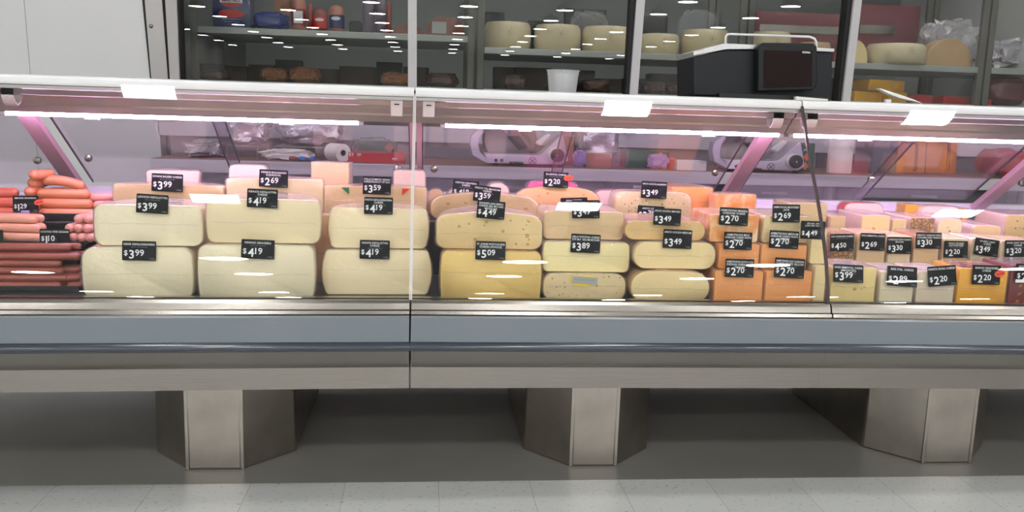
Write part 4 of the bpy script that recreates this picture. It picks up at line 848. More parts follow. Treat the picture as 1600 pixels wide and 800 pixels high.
# --- slicers
SL = mat('slicer_pale_metal', (212, 206, 218), .35, .3); SLD = mat('slicer_dark_part', (40, 38, 42), .4); CLP = sheet_mat('slicer_clear_guard', (.88, .86, .9), 1.5, .05, .08, .15)
def slicer_proto():
    Y = 4.34; P0 = at(815, 266, Y); r = empty('meat_slicer', (P0.x, Y, ZT + .0015), 0, 'metal meat slicer with a black dial standing on the worktop, left of the two', 'slicer', 'meat slicers on the worktop')
    def q(px, py): p = at(px, py, Y); return (p.x - P0.x, max(.012, p.z - ZT))
    b = BM(); prism(b, [q(*v) for v in ((760, 260), (877, 262), (888, 251), (880, 213), (877, 212), (846, 241), (838, 243), (757, 241))], 0, .16); link('front_panel', b, SL, r, bevel=.004)
    b = BM(); x0, z0 = q(770, 262); x1, _ = q(884, 262); box(b, x0, x1, .02, .3, .012, z0 + .004)
    for x in (x0 + .02, x1 - .02):
        for y in (.04, .26): lathe(b, [(.016, 0), (.014, .014)], 12, Matrix.Translation((x, y, 0)))
    link('black_base', b, SLD, r)
    b = BM(); pts = [q(*v) for v in ((752, 201), (737, 212), (734, 225), (738, 243), (760, 261), (760, 248), (750, 238), (747, 226), (750, 214), (757, 206))]; prism(b, pts, .0, .07); link('side_frame', b, SL, r, bevel=.003)
    b = BM(); c = q(800, 222); lathe(b, [(.135, 0), (.14, .006), (.13, .02), (.02, .034)], 40, Matrix.Translation((c[0], .15, c[1] + .02)) @ Matrix.Rotation(pi / 2 + .25, 4, 'X')); link('blade_cover', b, mat('slicer_blade_steel', (190, 180, 176), .3, .9), r)
    b = BM(); prism(b, [q(*v) for v in ((783, 201), (806, 201), (842, 240), (818, 236))], .06, .075); link('thickness_plate', b, mat('slicer_plate_grey', (128, 116, 122), .35, .6), r, bevel=.002)
    b = BM(); prism(b, [q(*v) for v in ((793, 214), (812, 212), (826, 232), (812, 236))], .04, .058); link('black_bracket', b, SLD, r, bevel=.003)
    b = BM(); prism(b, [q(*v) for v in ((838, 224), (846, 229), (862, 213), (858, 209))], .03, .075); link('push_handle', b, WHITE_PL, r, bevel=.006)
    b = BM(); prism(b, [q(*v) for v in ((822, 201), (836, 201), (848, 229), (841, 236))], .085, .095); link('clear_guard', b, CLP, r)
    d = q(869, 243); Mx = Matrix.Translation((d[0], 0, d[1])) @ Matrix.Rotation(pi / 2, 4, 'X')
    b = BM(); lathe(b, [(.038, 0), (.038, .012), (.034, .014)], 32, Mx @ Matrix.Translation((-.006, 0, 0))); k = link('dial_ring', b, WHITE_PL, r)
    b = BM(); lathe(b, [(.034, .012), (.033, .034), (.028, .038)], 32, Mx @ Matrix.Translation((.003, 0, 0))); lathe(b, [(.004, .038), (.003, .040)], 12, Mx, mi=1); link('dial_knob', b, [BLACK, WHITE_PL], k)
    for px, mm in ((775, mat('dark_red_button', (120, 26, 44), .35)), (784, mat('grey_button', (96, 92, 100), .4))):
        e = q(px, 251); b = BM(); lathe(b, [(.0085, 0), (.0085, .004), (.006, .006)], 16, Matrix.Translation((e[0], 0, e[1])) @ Matrix.Rotation(pi / 2, 4, 'X')); link('push_button', b, mm, r)
    b = BM(); e = q(807, 257); text(b, 'BIZERBA', .0145, e[0], e[1], -.0008, 'C', .045, sx=1.25)
    e = q(832, 252)
    for i in range(4):
        tube(b, [(e[0] + .0185 * cos(a), -.001, e[1] + .0185 * sin(a)) for a in [pi / 4 + i * pi / 2 + .12 + j * (pi / 2 - .24) / 8 for j in range(9)]], .0012, 5)
    for s in (-1, 1): tube(b, [(e[0] - .014, -.001, e[1] - .014 * s), (e[0] + .014, -.001, e[1] + .014 * s)], .0015, 5)
    link('printed_marks', b, CARD, r, smooth=0); return r
sl = slicer_proto(); s2 = copy_tree(sl); pA = at(869, 243, 4.34); pB = at(1240.5, 246.5, 4.34); s2.location.x += pB.x - pA.x
s2['label'] = 'metal meat slicer with a black dial beside the tall green carton, right of the two'
def on_top(name, label, cat, bx, Y, mt, L, r=.004, z0=ZT + .0005, dome=0, bulge=0, parent=None, yaw=0, group=None, half=False, rb=None):
    x0, x1, y0, y1 = bx; A = at(x0, y0, Y); B = at(x1, y0, Y); T = at((x0 + x1) / 2, y0, Y); h = T.z - z0; W = B.x - A.x
    b = BM(); body(b, outline(W, h, min(r, h * .45, W * .3), bulge, dome, rb=rb), L, half, h)
    o = link(name, b, mt, None, (T.x, Y, z0), (0, 0, radians(yaw)), smooth=40); return tag(o, label, cat, group), W, h
def lump(name, label, cat, bx, Y, mt, depth, z0=ZT + .0005, amp=.35, fr=2.2, seed=1, group=None):
    x0, x1, y0, y1 = bx; A = at(x0, y1, Y); B = at(x1, y1, Y); T = at((x0 + x1) / 2, y0, Y); h = max(.02, T.z - z0)
    b = BM(); lumps(b, (B.x - A.x) / 2, depth / 2, h / 2, amp, fr, seed, 4); o = link(name, b, mt, None, ((A.x + B.x) / 2, Y + depth / 2, z0), smooth=50); return tag(o, label, cat, group), B.x - A.x, h
SILVER = mat('shiny_bag_film', (214, 210, 218), .2, .5, bump=(42, 1.0), coat=.6)
# wire rack with bag bundles on the left
def rack(px0, px1, label, zt):
    a = at(px0, 230, 4.55).x; c = at(px1, 230, 4.55).x; r = empty('wire_rack', ((a + c) / 2, 4.5, ZT), 0, label, 'rack', 'wire racks on the worktop'); hw = (c - a) / 2
    for x in (-hw, hw):
        for y in (0, .3):
            b = BM(); tube(b, [(x, y, 0), (x, y, zt)], .005, 8); link('rack_leg', b, STEELD, r)
    b = BM()
    for y in [k * .05 for k in range(7)]: tube(b, [(-hw, y, zt), (hw, y, zt)], .003, 6)
    for x in (-hw, 0, hw): tube(b, [(x, 0, zt + .002), (x, .3, zt + .002)], .004, 6)
    link('rack_shelf', b, STEELD, r)
rack(358, 405, 'narrow wire rack holding film bags beside the left door upright', .06); rack(432, 528, 'wire rack holding a bundle of shiny bags on the worktop', .06)
lump('film_bag_bundle', 'low crumpled clear bag bundle lying on the worktop at its left end', 'bags', (283, 340, 222, 246), 4.42, SILVER, .25, amp=.4, seed=3, group='bundles of clear bags')
lump('film_bag_bundle', 'tall pile of clear bags on the narrow wire rack', 'bags', (352, 412, 186, 222), 4.52, SILVER, .25, z0=ZT + .068, amp=.3, seed=5, group='bundles of clear bags')
lump('film_bag_bundle', 'wide pile of shiny clear bags on the wire rack left of the paper roll', 'bags', (432, 530, 186, 228), 4.50, SILVER, .28, z0=ZT + .068, amp=.25, seed=9, group='bundles of clear bags')
lump('paper_wipe', 'crumpled white paper wipe lying on the worktop', 'wipe', (412, 482, 237, 252), 4.36, PAPER, .1, amp=.5, fr=2.8, seed=2)
def knife(label, pxa, pxb, py, hm, tip):
    A = at(pxa, py, 4.335); B = at(pxb, py, 4.335); r = empty('knife', ((A.x + B.x) / 2, 4.335, ZT + .001), radians(-6), label, 'knife', 'knives on the worktop'); hw = (B.x - A.x) / 2
    b = BM(); tube(b, [(-hw, 0, .012), (-hw * .5, 0, .0125), (0, 0, .012), (hw * .2, 0, .0125)], .0115, 10, [.8, 1, .95, .8]); link('knife_handle', b, hm, r, smooth=60)
    b = BM(); prism(b, [(hw * .2, .006), (hw * .9, .008), (hw, .011), (hw * .2, .02)], -.001, .001); link('knife_blade', b, tip, r, smooth=0)
knife('knife with a dark red handle lying by the paper wipe', 452, 470, 252, mat('dark_red_handle', (140, 40, 44), .4), STEEL); knife('knife with a bright blue handle lying left of the paper roll', 468, 482, 246, mat('blue_handle', (40, 120, 210), .4), STEEL)
knife('short blue handled knife lying closest to the paper roll', 484, 498, 252, mat('blue_handle', (40, 120, 210), .4), STEEL)
p = at(527, 239, 4.38); b = BM(); n = 32; R0 = .044; M = Matrix.Translation((0, 0, R0)) @ Matrix.Rotation(pi / 2, 4, 'X') @ Matrix.Rotation(.5, 4, 'Y')
rings = []
M = Matrix.Translation((0, 0, R0)) @ Matrix.Rotation(radians(40), 4, 'Z') @ Matrix.Rotation(pi / 2, 4, 'X')
lathe(b, [(.016, -.05), (.016, .05), (R0, .05), (R0 + .0, -.05), (.016, -.05)], n, M, cap=False)
o = tag(link('paper_roll', b, PAPER, None, (p.x, 4.39, ZT + .001), smooth=50), 'white paper roll lying on its side left of the red box', 'paper roll')
b = BM(); lathe(b, [(.0155, -.049), (.0155, .049), (.0135, .049), (.0135, -.049), (.0155, -.049)], n, M, cap=False); link('card_core', b, mat('grey_card_core', (120, 110, 110), .8), o)
# red box of film bags with a green box behind
RED = mat('red_carton', (206, 40, 52), .5); GREEN = mat('dark_green_carton', (20, 84, 58), .5); ORD = mat('orange_diamond_print', (226, 110, 64), .5)
A = at(538, 250, 4.37); B = at(632, 250, 4.37); W = B.x - A.x; T = at(585, 239.5, 4.37); h = T.z - ZT; b = BM()
box(b, -W / 2, W / 2, 0, .004, 0, h); box(b, -W / 2, W / 2, .19, .194, 0, h); box(b, -W / 2, -W / 2 + .004, .004, .19, 0, h); box(b, W / 2 - .004, W / 2, .004, .19, 0, h); box(b, -W / 2, W / 2, .004, .19, 0, .004)
o = tag(link('film_box', b, RED, None, ((A.x + B.x) / 2, 4.37, ZT + .001), smooth=0), 'open red carton filled with clear film bags on the worktop', 'box')
b = BM(); text(b, 'PET', .022, -W / 2 + .012, h * .62, -.001, 'L', .03); text(b, 'PET', .016, W / 2 - .06, h * .3, -.001, 'L', .02)
for s in (-1, 1): lathe(b, [(.006, 0), (.006, .001)], 12, Matrix.Translation((-W / 2 + .072 + s * .005, -.0005, h * .8)) @ Matrix.Rotation(pi / 2, 4, 'X'))
prism(b, [(-W / 2 + .062, h * .78), (-W / 2 + .082, h * .78), (-W / 2 + .072, h * .6)], -.0015, -.0005)
link('box_print', b, INK, o, smooth=0)
lump('film_bag', 'clear film bags puffing out of the red carton', 'bags', (552, 612, 220, 240), 4.40, BAGFILM, .13, z0=ZT + .006, amp=.35, seed=8)
def green_box(label, bx, Y, L, dia, z0=ZT + .0005, words=None):
    o, W, h = on_top('green_carton', label, 'box', bx, Y, GREEN, L, r=.002, z0=z0, group='green cartons on the worktop'); b = BM()
    for dx, dz, s in dia: prism(b, [(dx * W + s, dz * h), (dx * W, dz * h + s), (dx * W - s, dz * h), (dx * W, dz * h - s)], -.0012, -.0004)
    if dia: link('diamond_print', b, ORD, o, smooth=0)['label'] = 'orange diamond print'
    if words: b = BM(); text(b, words[0], words[1], words[2] * W, words[3] * h, -.001, 'C', .02); link('carton_print', b, INK, o, smooth=0)
    return o
green_box('dark green carton with an orange diamond standing behind the red carton', (558, 620, 222, 256), 4.585, .1, [(.32, .72, .026)])
green_box('low dark green carton lying between the two slicers', (978, 1046, 236, 264), 4.45, .15, [(.30, .68, .026), (.3, .22, .014)])
green_box('tall dark green carton with two orange diamonds right of the right slicer', (1255, 1274, 224, 268), 4.5, .12, [(-.1, .52, .022), (-.2, .2, .022)], words=('pvc', .018, -.22, .74))
lump('film_bag_bundle', 'pile of shiny clear bags behind the dial of the left slicer', 'bags', (903, 968, 193, 244), 4.54, SILVER, .25, amp=.25, seed=12, group='bundles of clear bags')
CARDB = mat('brown_cardboard', (168, 118, 92), .75, noise=(8, .06))
on_top('cardboard_box', 'brown cardboard box behind the left slicer dial', 'box', (880, 897, 214, 262), 4.62, CARDB, .2, r=.002, group='cardboard boxes')
on_top('cardboard_box', 'low brown cardboard box in front of the pile of shiny bags', 'box', (916, 956, 240, 262), 4.42, CARDB, .09, r=.002, group='cardboard boxes')
lump('lilac_bag', 'crumpled lilac bag on the worktop behind the left slicer dial', 'bag', (897, 916, 238, 263), 4.38, mat('lilac_film', (170, 140, 205), .3, coat=.4), .06, seed=21)
lump('lilac_bag', 'crumpled lilac bag resting against the low green carton', 'bag', (1014, 1044, 244, 264), 4.37, mat('lilac_film', (170, 140, 205), .3, coat=.4), .06, seed=23)
b = BM(); p = at(1050, 262, 4.42); lathe(b, [(.022, 0), (.024, .03), (.02, .05), (.01, .058), (.004, .06)], 20); tag(link('red_tub', b, RED, None, (p.x, 4.43, ZT + .001)), 'small red tub between the low green carton and the open white box', 'tub')
A = at(1058, 255, 4.36); B = at(1104, 255, 4.36); W = B.x - A.x; b = BM(); h = .048
box(b, -W / 2, W / 2, 0, .003, 0, h * .75); box(b, -W / 2, W / 2, .11, .113, 0, h); box(b, -W / 2, -W / 2 + .003, .003, .11, 0, h); box(b, W / 2 - .003, W / 2, .003, .11, 0, h); box(b, -W / 2, W / 2, .003, .11, 0, .003)
tag(link('white_carton', b, WHITE_PL, None, ((A.x + B.x) / 2, 4.36, ZT + .001), smooth=0), 'small open white carton on the worktop left of the right slicer', 'box')
p = at(1312, 266, 4.46); T = at(1312, 219, 4.46); hh = T.z - ZT; b = BM(); lathe(b, [(.02, 0), (.0625, 0), (.063, .004), (.063, hh - .004), (.0615, hh), (.02, hh)], 36); o = tag(link('paper_towel_roll', b, PAPER, None, (p.x, 4.47, ZT + .001), smooth=40), 'white upright paper towel roll on the worktop right of the tall green carton', 'paper roll')
b = BM(); tube(b, [(.02, -.0615, hh * .85), (.035, -.054, hh * .72), (.045, -.046, hh * .66)], .002, 6); box(b, .030, .034, -.058, -.054, 0, hh * .62); link('torn_paper_edge', b, PAPER, o)
p = at(1342, 249, 4.94); b = BM(); lathe(b, [(.042, 0), (.042, .012), (.034, .016)], 24, Matrix.Rotation(pi / 2, 4, 'X')); o = tag(link('wall_socket', b, BLACK, None, (p.x, 4.949, p.z)), 'black round socket on the wall right of the paper towel roll', 'socket')
b = BM()
for s in (-1, 1): lathe(b, [(.008, .0165), (.008, .018)], 12, Matrix.Translation((s * .013, 0, 0)) @ Matrix.Rotation(pi / 2, 4, 'X'))
link('socket_hole', b, GREY_PLASTIC, o)
b = BM(); a = at(1277, 238, 4.94); c = at(1352, 268, 4.94); box(b, a.x, c.x, -.012, 0, c.z, a.z); tag(link('wall_recess_panel', b, mat('dim_panel', (84, 84, 88), .5), None, (0, 4.949, 0), bevel=.003), 'dark grey flat panel on the wall behind the paper towel roll', 'panel')
on_top('plastic_crate', 'grey plastic crate on the worktop right of the wall socket', 'crate', (1366, 1406, 212, 268), 4.5, mat('smoky_crate', (110, 108, 122), .35), .2, r=.006)
# added orange shapes standing in for cheese reflected in the rear doors
ORB = mat('orange_reflection_tone', (226, 142, 76), .4)
def board(px0, px1, py0, Y, label):
    a = at(px0, py0, Y); c = at(px1, py0, Y); W = c.x - a.x; h = a.z - ZT - .001; b = BM(); prism(b, outline(W, h, .012), 0, .014)
    o = tag(link('orange_reflection', b, ORB, None, ((a.x + c.x) / 2, Y, ZT + .001), (radians(-4), 0, 0), smooth=0, bevel=.002), label, 'reflection stand-in', 'orange reflection stand-ins')
    b = BM(); tube(b, [(-.03, -.001, h * .86), (.025, -.001, h * .86), (.04, -.001, h * .8), (.04, -.001, h * .12), (.03, -.001, h * .06)], .009, 10); link('reflection_hook', b, mat('brown_reflection_tone', (168, 92, 44), .4), o, smooth=60)
board(1400, 1450, 214, 4.62, 'left of two orange shapes standing in for cheese reflected in the rear door'); board(1452, 1500, 212, 4.66, 'right of two orange shapes standing in for cheese reflected in the rear door')
lump('red_reflection', 'red lump standing in for a reflection at the right edge', 'meat', (1552, 1612, 236, 276), 4.36, mat('deep_red_reflection_tone', (176, 74, 90), .3, noise=(8, .2), coat=.5), .2, amp=.15, seed=31)  # added lump, a reddish reflection shaped as a solid
# ---------------------------------------------------------------- inside the cooler
YS = 5.45; SH = mat('shelf_grey_metal', (178, 182, 178), .4, .3); POST = mat('rack_post_grey', (112, 110, 104), .45, .3)
def shelf_rack(px0, px1, zs, label, mid=None):
    a = at(px0, 80, YS).x; c = at(px1, 80, YS).x; r = empty('shelving_rack', ((a + c) / 2, YS, 0), 0, label, 'shelving', 'metal racks in the cooler'); hw = (c - a) / 2
    for x in (-hw, hw - .04):
        for y in (.004, .66):
            link('rack_post', boxbm(x, x + .04, y, y + .035, 0, 2.5), POST, r, bevel=.003)
    for z in zs: link('rack_shelf', boxbm(-hw + .041, hw - .041, 0, .70, z - .04, z), SH, r, bevel=.004)
ZA, ZB, ZC, ZL = 1.672, 1.612, 1.602, 1.362
shelf_rack(298, 741, (.5, ZL, ZA), 'metal rack behind the left cooler window, with blue packs and sausages'); shelf_rack(746, 1164, (.5, ZL, ZB), 'metal rack behind the middle window, holding round cheese wheels')
shelf_rack(1167, 1541, (.5, ZL, ZC), 'metal rack behind the right window, with leaning wheels and yellow blocks'); shelf_rack(1544, 1790, (.5, ZL, ZC), 'metal rack at the right edge holding a dark red pack')
def pack(name, label, cat, bx, z0, mt, L=.14, r=.02, Y=5.5, **k):
    x0, x1, y0, y1 = bx; A = at(x0, y0, Y); B = at(x1, y0, Y); T = at((x0 + x1) / 2, y0, Y); h = T.z - z0 - .001; W = B.x - A.x
    b = BM(); body(b, outline(W, h, min(r, h * .4, W * .4), k.get('bulge', .02), k.get('dome', 0), rb=k.get('rb', .008)), L, k.get('half', False), h)
    o = link(name, b, mt, None, (T.x, Y, z0 + .001), (0, 0, radians(k.get('yaw', 0))), smooth=50); tag(o, label, cat, k.get('group')); return o, W, h
def band(o, W, h, z0, z1, mt, name='pack_label', x0=-.42, x1=.42):
    return link(name, boxbm(x0 * W, x1 * W, -.0022, -.0008, z0 * h, z1 * h), mt, o)
BLUE = mat('royal_blue_wrap', (24, 48, 140), .3, noise=(20, .2), bump=(40, .5), coat=.5); BLUED = mat('dark_blue_wrap', (18, 34, 96), .3, coat=.5); SALAMI = mat('salami_red_wrap', (150, 52, 44), .35, noise=(16, .2), coat=.5); SALT = mat('salami_pale_skin', (190, 120, 100), .4, noise=(20, .15), coat=.4); MAUVE = mat('mauve_wrap', (120, 106, 122), .4, coat=.3)
o, W, h = pack('meat_pack', 'dark blue upright pack with a red oval printed label on the left cooler rack', 'pack', (331, 391, -8, 50), ZA, BLUED, .16, Y=5.48)
b = BM(); lathe(b, [(.5, 0), (.5, .0012)], 28, Matrix.Translation((0, -.001, h * .78)) @ Matrix.Rotation(pi / 2, 4, 'X') @ Matrix.Diagonal((.13, .055, 1, 1))); q = link('oval_label', b, M_RED, o)
b = BM(); box(b, -.066, .066, -.0035, -.0024, h * .76, h * .87); link('name_band', b, M_LABELW, q); b = BM(); text(b, 'MASTRO', .026, 0, h * .785, -.0042, 'C', .03, width=.12); link('label_print', b, CARD, q, smooth=0)
b = BM(); lathe(b, [(.5, 0), (.5, .0012)], 28, Matrix.Translation((.0, -.001, h * .42)) @ Matrix.Rotation(pi / 2, 4, 'X') @ Matrix.Diagonal((.15, .05, 1, 1))); link('lower_label', b, M_RED, o)
b = BM(); box(b, -.055, .055, -.002, -.0012, h * .24, h * .27); box(b, -.045, .045, -.002, -.0012, h * .17, h * .19); link('lower_print', b, mat('pale_blue_print', (130, 150, 210), .5), o, smooth=0)
lump('blue_pack', 'crinkled royal blue pack lying on the left cooler rack', 'pack', (394, 448, 18, 54), 5.5, BLUE, .2, z0=ZA + .001, amp=.16, seed=4)
SA = 'sausages standing on the cooler rack'
for i, (bx, m1, m2, lb, lw) in enumerate([((455, 478, -6, 53), SALT, SALAMI, 'tall salami with a red band and white label on the left rack', True), ((480, 489, 5, 54), SALAMI, SALAMI, 'thin red salami second in the row on the left rack', False), ((489, 512, 13, 55), SALAMI, M_RED, 'red banded salami with a domed top on the left rack', False), ((514, 538, 8, 56), SALT, BLUED, 'salami with a dark blue band on the left rack', False),
                                          ((566, 586, 0, 59), MAUVE, MAUVE, 'mauve wrapped tall log on the left rack', False), ((587, 603, -4, 60), MAUVE, MAUVE, 'second mauve wrapped log, taller than its neighbour on the left rack', False), ((604, 612, 2, 61), SALAMI, SALAMI, 'thin red salami at the right of the mauve logs', False)]):
    Y = 5.53; A = at(bx[0], bx[2], Y); B = at(bx[1], bx[2], Y); rr_ = (B.x - A.x) / 2; hh = A.z - ZA; b = BM()
    lathe(b, [(rr_ * .7, 0), (rr_, .012), (rr_ * 1.02, hh * .5), (rr_, hh * .8), (rr_ * .75, hh * .93), (rr_ * .3, hh)], 22); o = tag(link('salami', b, m1, None, ((A.x + B.x) / 2, Y, ZA + .001), smooth=60), lb, 'salami', SA)
    if m2 is not m1 or i == 0:
        b = BM(); lathe(b, [(rr_ * 1.03, hh * .12), (rr_ * 1.05, hh * .5), (rr_ * 1.04, hh * .62)], 22, cap=False); q = link('paper_band', b, m2, o)
        b = BM(); lathe(b, [(.5, 0), (.5, .001)], 20, Matrix.Translation((0, -rr_ * 1.06, hh * .48)) @ Matrix.Rotation(pi / 2, 4, 'X') @ Matrix.Diagonal((rr_ * 1.2, hh * .14, 1, 1))); link('oval_label', b, M_LABELW, q)
    if lw: link('white_label', boxbm(-rr_ * .55, rr_ * .7, -rr_ * 1.09, -rr_ * 1.06, hh * .2, hh * .55), M_LABELW, o)
HAM = mat('cured_ham_brown', (140, 84, 66), .35, noise=(9, .25), coat=.5)
pack('ham', 'round brown ham at the right end of the left rack, behind the window post', 'ham', (611, 662, 38, 62), ZA, HAM, .2, r=.08, dome=.03, group='hams')
o, W, h = pack('ham', 'brown ham with a white label right of the window post', 'ham', (667, 726, 26, 64), ZA, HAM, .2, r=.09, dome=.03, group='hams', bulge=.03); band(o, W, h, .12, .72, M_LABELG, x0=-.36, x1=.02)
pack('dark_box', 'dark cardboard box standing behind the salami on the left rack', 'box', (545, 566, 33, 58), ZA, BLACK, .1, Y=5.66)
pack('cardboard_box', 'brown cardboard box standing behind the crinkled blue pack', 'box', (428, 452, -4, 52), ZA, CARDB, .1, Y=5.72)
# wheels
WHEEL = cheese_mat('pale_wheel_rind', (232, 216, 176)); WT = cheese_mat('tan_wheel_rind', (204, 168, 124), .1)
def wheel(px0, px1, y0, label, z, mt=WHEEL, Y=5.62, group='round cheese wheels in the cooler'):
    A = at(px0, y0, Y); B = at(px1, y0, Y); R = (B.x - A.x) / 2; hh = at((px0 + px1) / 2, y0, Y).z - z; b = BM()
    lathe(b, [(R * .9, 0), (R * .97, hh * .1), (R, hh * .35), (R * .995, hh * .65), (R * .965, hh * .88), (R * .9, hh)], 48); o = tag(link('round_cheese', b, mt, None, ((A.x + B.x) / 2, Y + .03, z + .001), smooth=50), label, 'cheese wheel', group)
    b = BM(); lathe(b, [(R * .91, -.0002), (R * .98, hh * .1), (R * 1.01, hh * .35), (R * 1.005, hh * .65), (R * .975, hh * .89), (R * .9, hh * 1.01)], 40, cap=False); lumps_ = [tube(b, [(R * .15 * cos(q), -R * 1.012, hh * .62 + .03 * sin(q)), (0, -R * 1.02, hh * .62)], .003, 5) for q in (0, 1, 2.2, 3.3, 4.4, 5.4)]
    link('film_wrap', b, FILM, o, smooth=60); return o
wheel(757, 831, 36, 'pale cheese wheel at the left end of the middle rack', ZB); wheel(836, 909, 40, 'pale cheese wheel second from the left on the middle rack', ZB); wheel(911, 989, 43, 'pale cheese wheel just left of the window post on the middle rack', ZB)
wheel(1001, 1063, 54, 'pale cheese wheel just right of the window post on the middle rack', ZB); wheel(1067, 1141, 48, 'pale cheese wheel at the right end of the middle rack, left of the scale', ZB)
wheel(1172, 1238, 51, 'pale cheese wheel behind the handle of the scale', ZC); wheel(1252, 1300, 67, 'low tan cheese wheel behind the right side of the scale', ZC, WT)
wheel(1360, 1411, 73, 'low tan cheese wheel carrying another on the right rack', ZC, WT, Y=5.91)
wheel(1361, 1447, 70, 'pale cheese wheel with an orange top lying in front on the right rack', ZC, Y=5.56)
def standing(px0, px1, y0, label, mt, fm):
    Y = 5.55; A = at(px0, y0, Y); B = at(px1, y0, Y); R = (B.x - A.x) / 2; hh = at((px0 + px1) / 2, y0, Y).z - ZC - .002; b = BM()
    poly = [(R * cos(pi * k / 24), hh * sin(pi * k / 24) ** .85) for k in range(25)]; prism(b, poly, 0, .12); o = tag(link('half_round_cheese', b, mt, None, ((A.x + B.x) / 2, Y, ZC + .002), bevel=.006, smooth=40), label, 'cheese wheel', 'half wheels standing on the right rack')
    b = BM(); prism(b, [(x * .93, .006 + z * .92) for x, z in poly], -.002, 0); link('cut_face', b, fm, o, smooth=0)
standing(1318, 1359, 62, 'half wheel standing on edge just right of the window post', WT, M_BUTTER); standing(1449, 1524, 60, 'tan half wheel standing on edge at the right end of the right rack', WT, WT)
lump('film_bag', 'shiny crumpled clear bag behind the standing tan half wheel', 'bags', (1452, 1528, 44, 84), 5.72, SILVER, .12, z0=ZC + .001, seed=41, amp=.5)
lump('film_bag', 'shiny crumpled clear bag on the rack at the right edge', 'bags', (1552, 1612, 70, 100), 5.6, SILVER, .2, z0=ZC + .001, seed=43, amp=.5)
# dark crates behind wheels
def crate(bx, label, rot=0, z=ZB): 
    o, W, h = pack('black_crate', label, 'crate', bx, z, BLACK, .1, Y=5.86, r=.004, bulge=0, group='black crates in the cooler', rb=.004); o.rotation_euler = (0, radians(rot), 0); return o
crate((757, 790, 19, 70), 'small black crate behind the first cheese wheel'); crate((826, 868, 32, 74), 'low black crate behind the second cheese wheel'); crate((884, 948, 14, 74), 'tall black crate behind the third cheese wheel'); crate((1000, 1044, 25, 78), 'black crate right of the window post behind the wheels')
lump('film_bag', 'clear film bag draped beside the tall black crate', 'bags', (893, 946, 24, 70), 5.82, BAGFILM, .035, z0=ZB + .001, seed=51, amp=.35); lump('film_bag', 'clear film bag standing behind the last wheel of the middle rack', 'bags', (1062, 1120, 20, 74), 5.9, BAGFILM, .06, z0=ZB + .001, seed=53, amp=.25)
# lower shelf
ROAST = mat('roasted_brown_crumbs', (158, 104, 64), .6, noise=(60, .5), bump=(90, 1)); 
for bx, lb, sd in [((404, 446, 106, 128), 'tray of roasted brown pieces at the left of the lower shelf', 61), ((450, 498, 104, 128), 'tray of roasted brown pieces right of the first one on the lower shelf', 62), ((594, 640, 112, 134), 'tray of roasted brown pieces left of the window post', 63), ((310, 352, 108, 126), 'dark brown wrapped loaf at the left end of the lower shelf', 64), ((1008, 1042, 128, 146), 'dark brown pack right of the window post on the lower shelf', 65), ((1044, 1084, 130, 147), 'dark brown pack beside the scale on the lower shelf', 66), ((664, 716, 116, 136), 'dark brown pack right of the post on the lower shelf', 67), ((786, 822, 116, 142), 'brown wrapped pack left of the clear tub on the lower shelf', 68), ((912, 955, 124, 144), 'brown wrapped pack right of the clear tub on the lower shelf', 69)]:
    lump('roast_tray', lb, 'food tray', bx, 5.5, ROAST if sd < 64 else mat('dark_loaf', (84, 56, 46), .4, noise=(14, .3), coat=.4), .2, z0=ZL + .001, seed=sd, amp=.15, group='brown trays on the lower shelf')
YB_ = mat('yellow_cheese_film', (232, 172, 36), .3, coat=.4, bump=(30, .2))
def yb(key, bx, z, label, Y, rest=None, mt=YB_, nm='cheese_block', g='yellow blocks on the lower shelf', L=.16):
    o, W, h = pack(nm, label, 'cheese', bx, z, mt, L, r=.012, Y=Y, bulge=.01, group=g, yaw=14); return z + h + .003
yb('', (1332, 1384, 143, 160), ZL, 'yellow block at the left under the topmost yellow one', 5.5); ztop = yb('', (1386, 1421, 144, 160), ZL, 'yellow block at the right under the topmost yellow one', 5.5)
yb('', (1354, 1420, 125, 146), ztop, 'topmost yellow block resting on the two others', 5.5)
RB = mat('red_waxed_film', (184, 28, 40), .3, coat=.5)
for bx, lb in [((1428, 1461, 148, 160), 'red block right of the yellow blocks on the lower shelf'), ((1470, 1524, 151, 162), 'wide low red block on the lower shelf'), ((1531, 1552, 155, 163), 'small red block next to the dark red pack')]: yb('', bx, ZL, lb, 5.5, mt=RB, nm='red_cheese_block', g='red blocks on the lower shelf')
lump('dark_red_pack', 'dark red pack of sliced meat at the right edge of the lower shelf', 'pack', (1548, 1612, 122, 163), 5.5, mat('dark_meat', (110, 44, 44), .35, noise=(12, .35), coat=.5), .2, z0=ZL + .001, seed=71, amp=.15)
o, W, h = pack('red_crate', 'pink red plastic crate standing at the back of the right rack', 'crate', (1342, 1440, 8, 92), ZC, mat('pink_red_plastic', (128, 62, 72), .4), .05, Y=6.07, r=.01, bulge=0)
link('steel_rail', boxbm(-.46 * W, .1 * W, -.012, -.001, h * .55, h * .68), STEEL, o)
o, W, h = pack('red_crate', 'pink red plastic crate at the back behind the scale', 'crate', (1182, 1330, 20, 90), ZC, mat('pink_red_plastic', (128, 62, 72), .4), .05, Y=6.07, r=.01, bulge=0); link('steel_rail', boxbm(-.46 * W, .46 * W, -.012, -.001, h * .62, h * .76), STEEL, o)
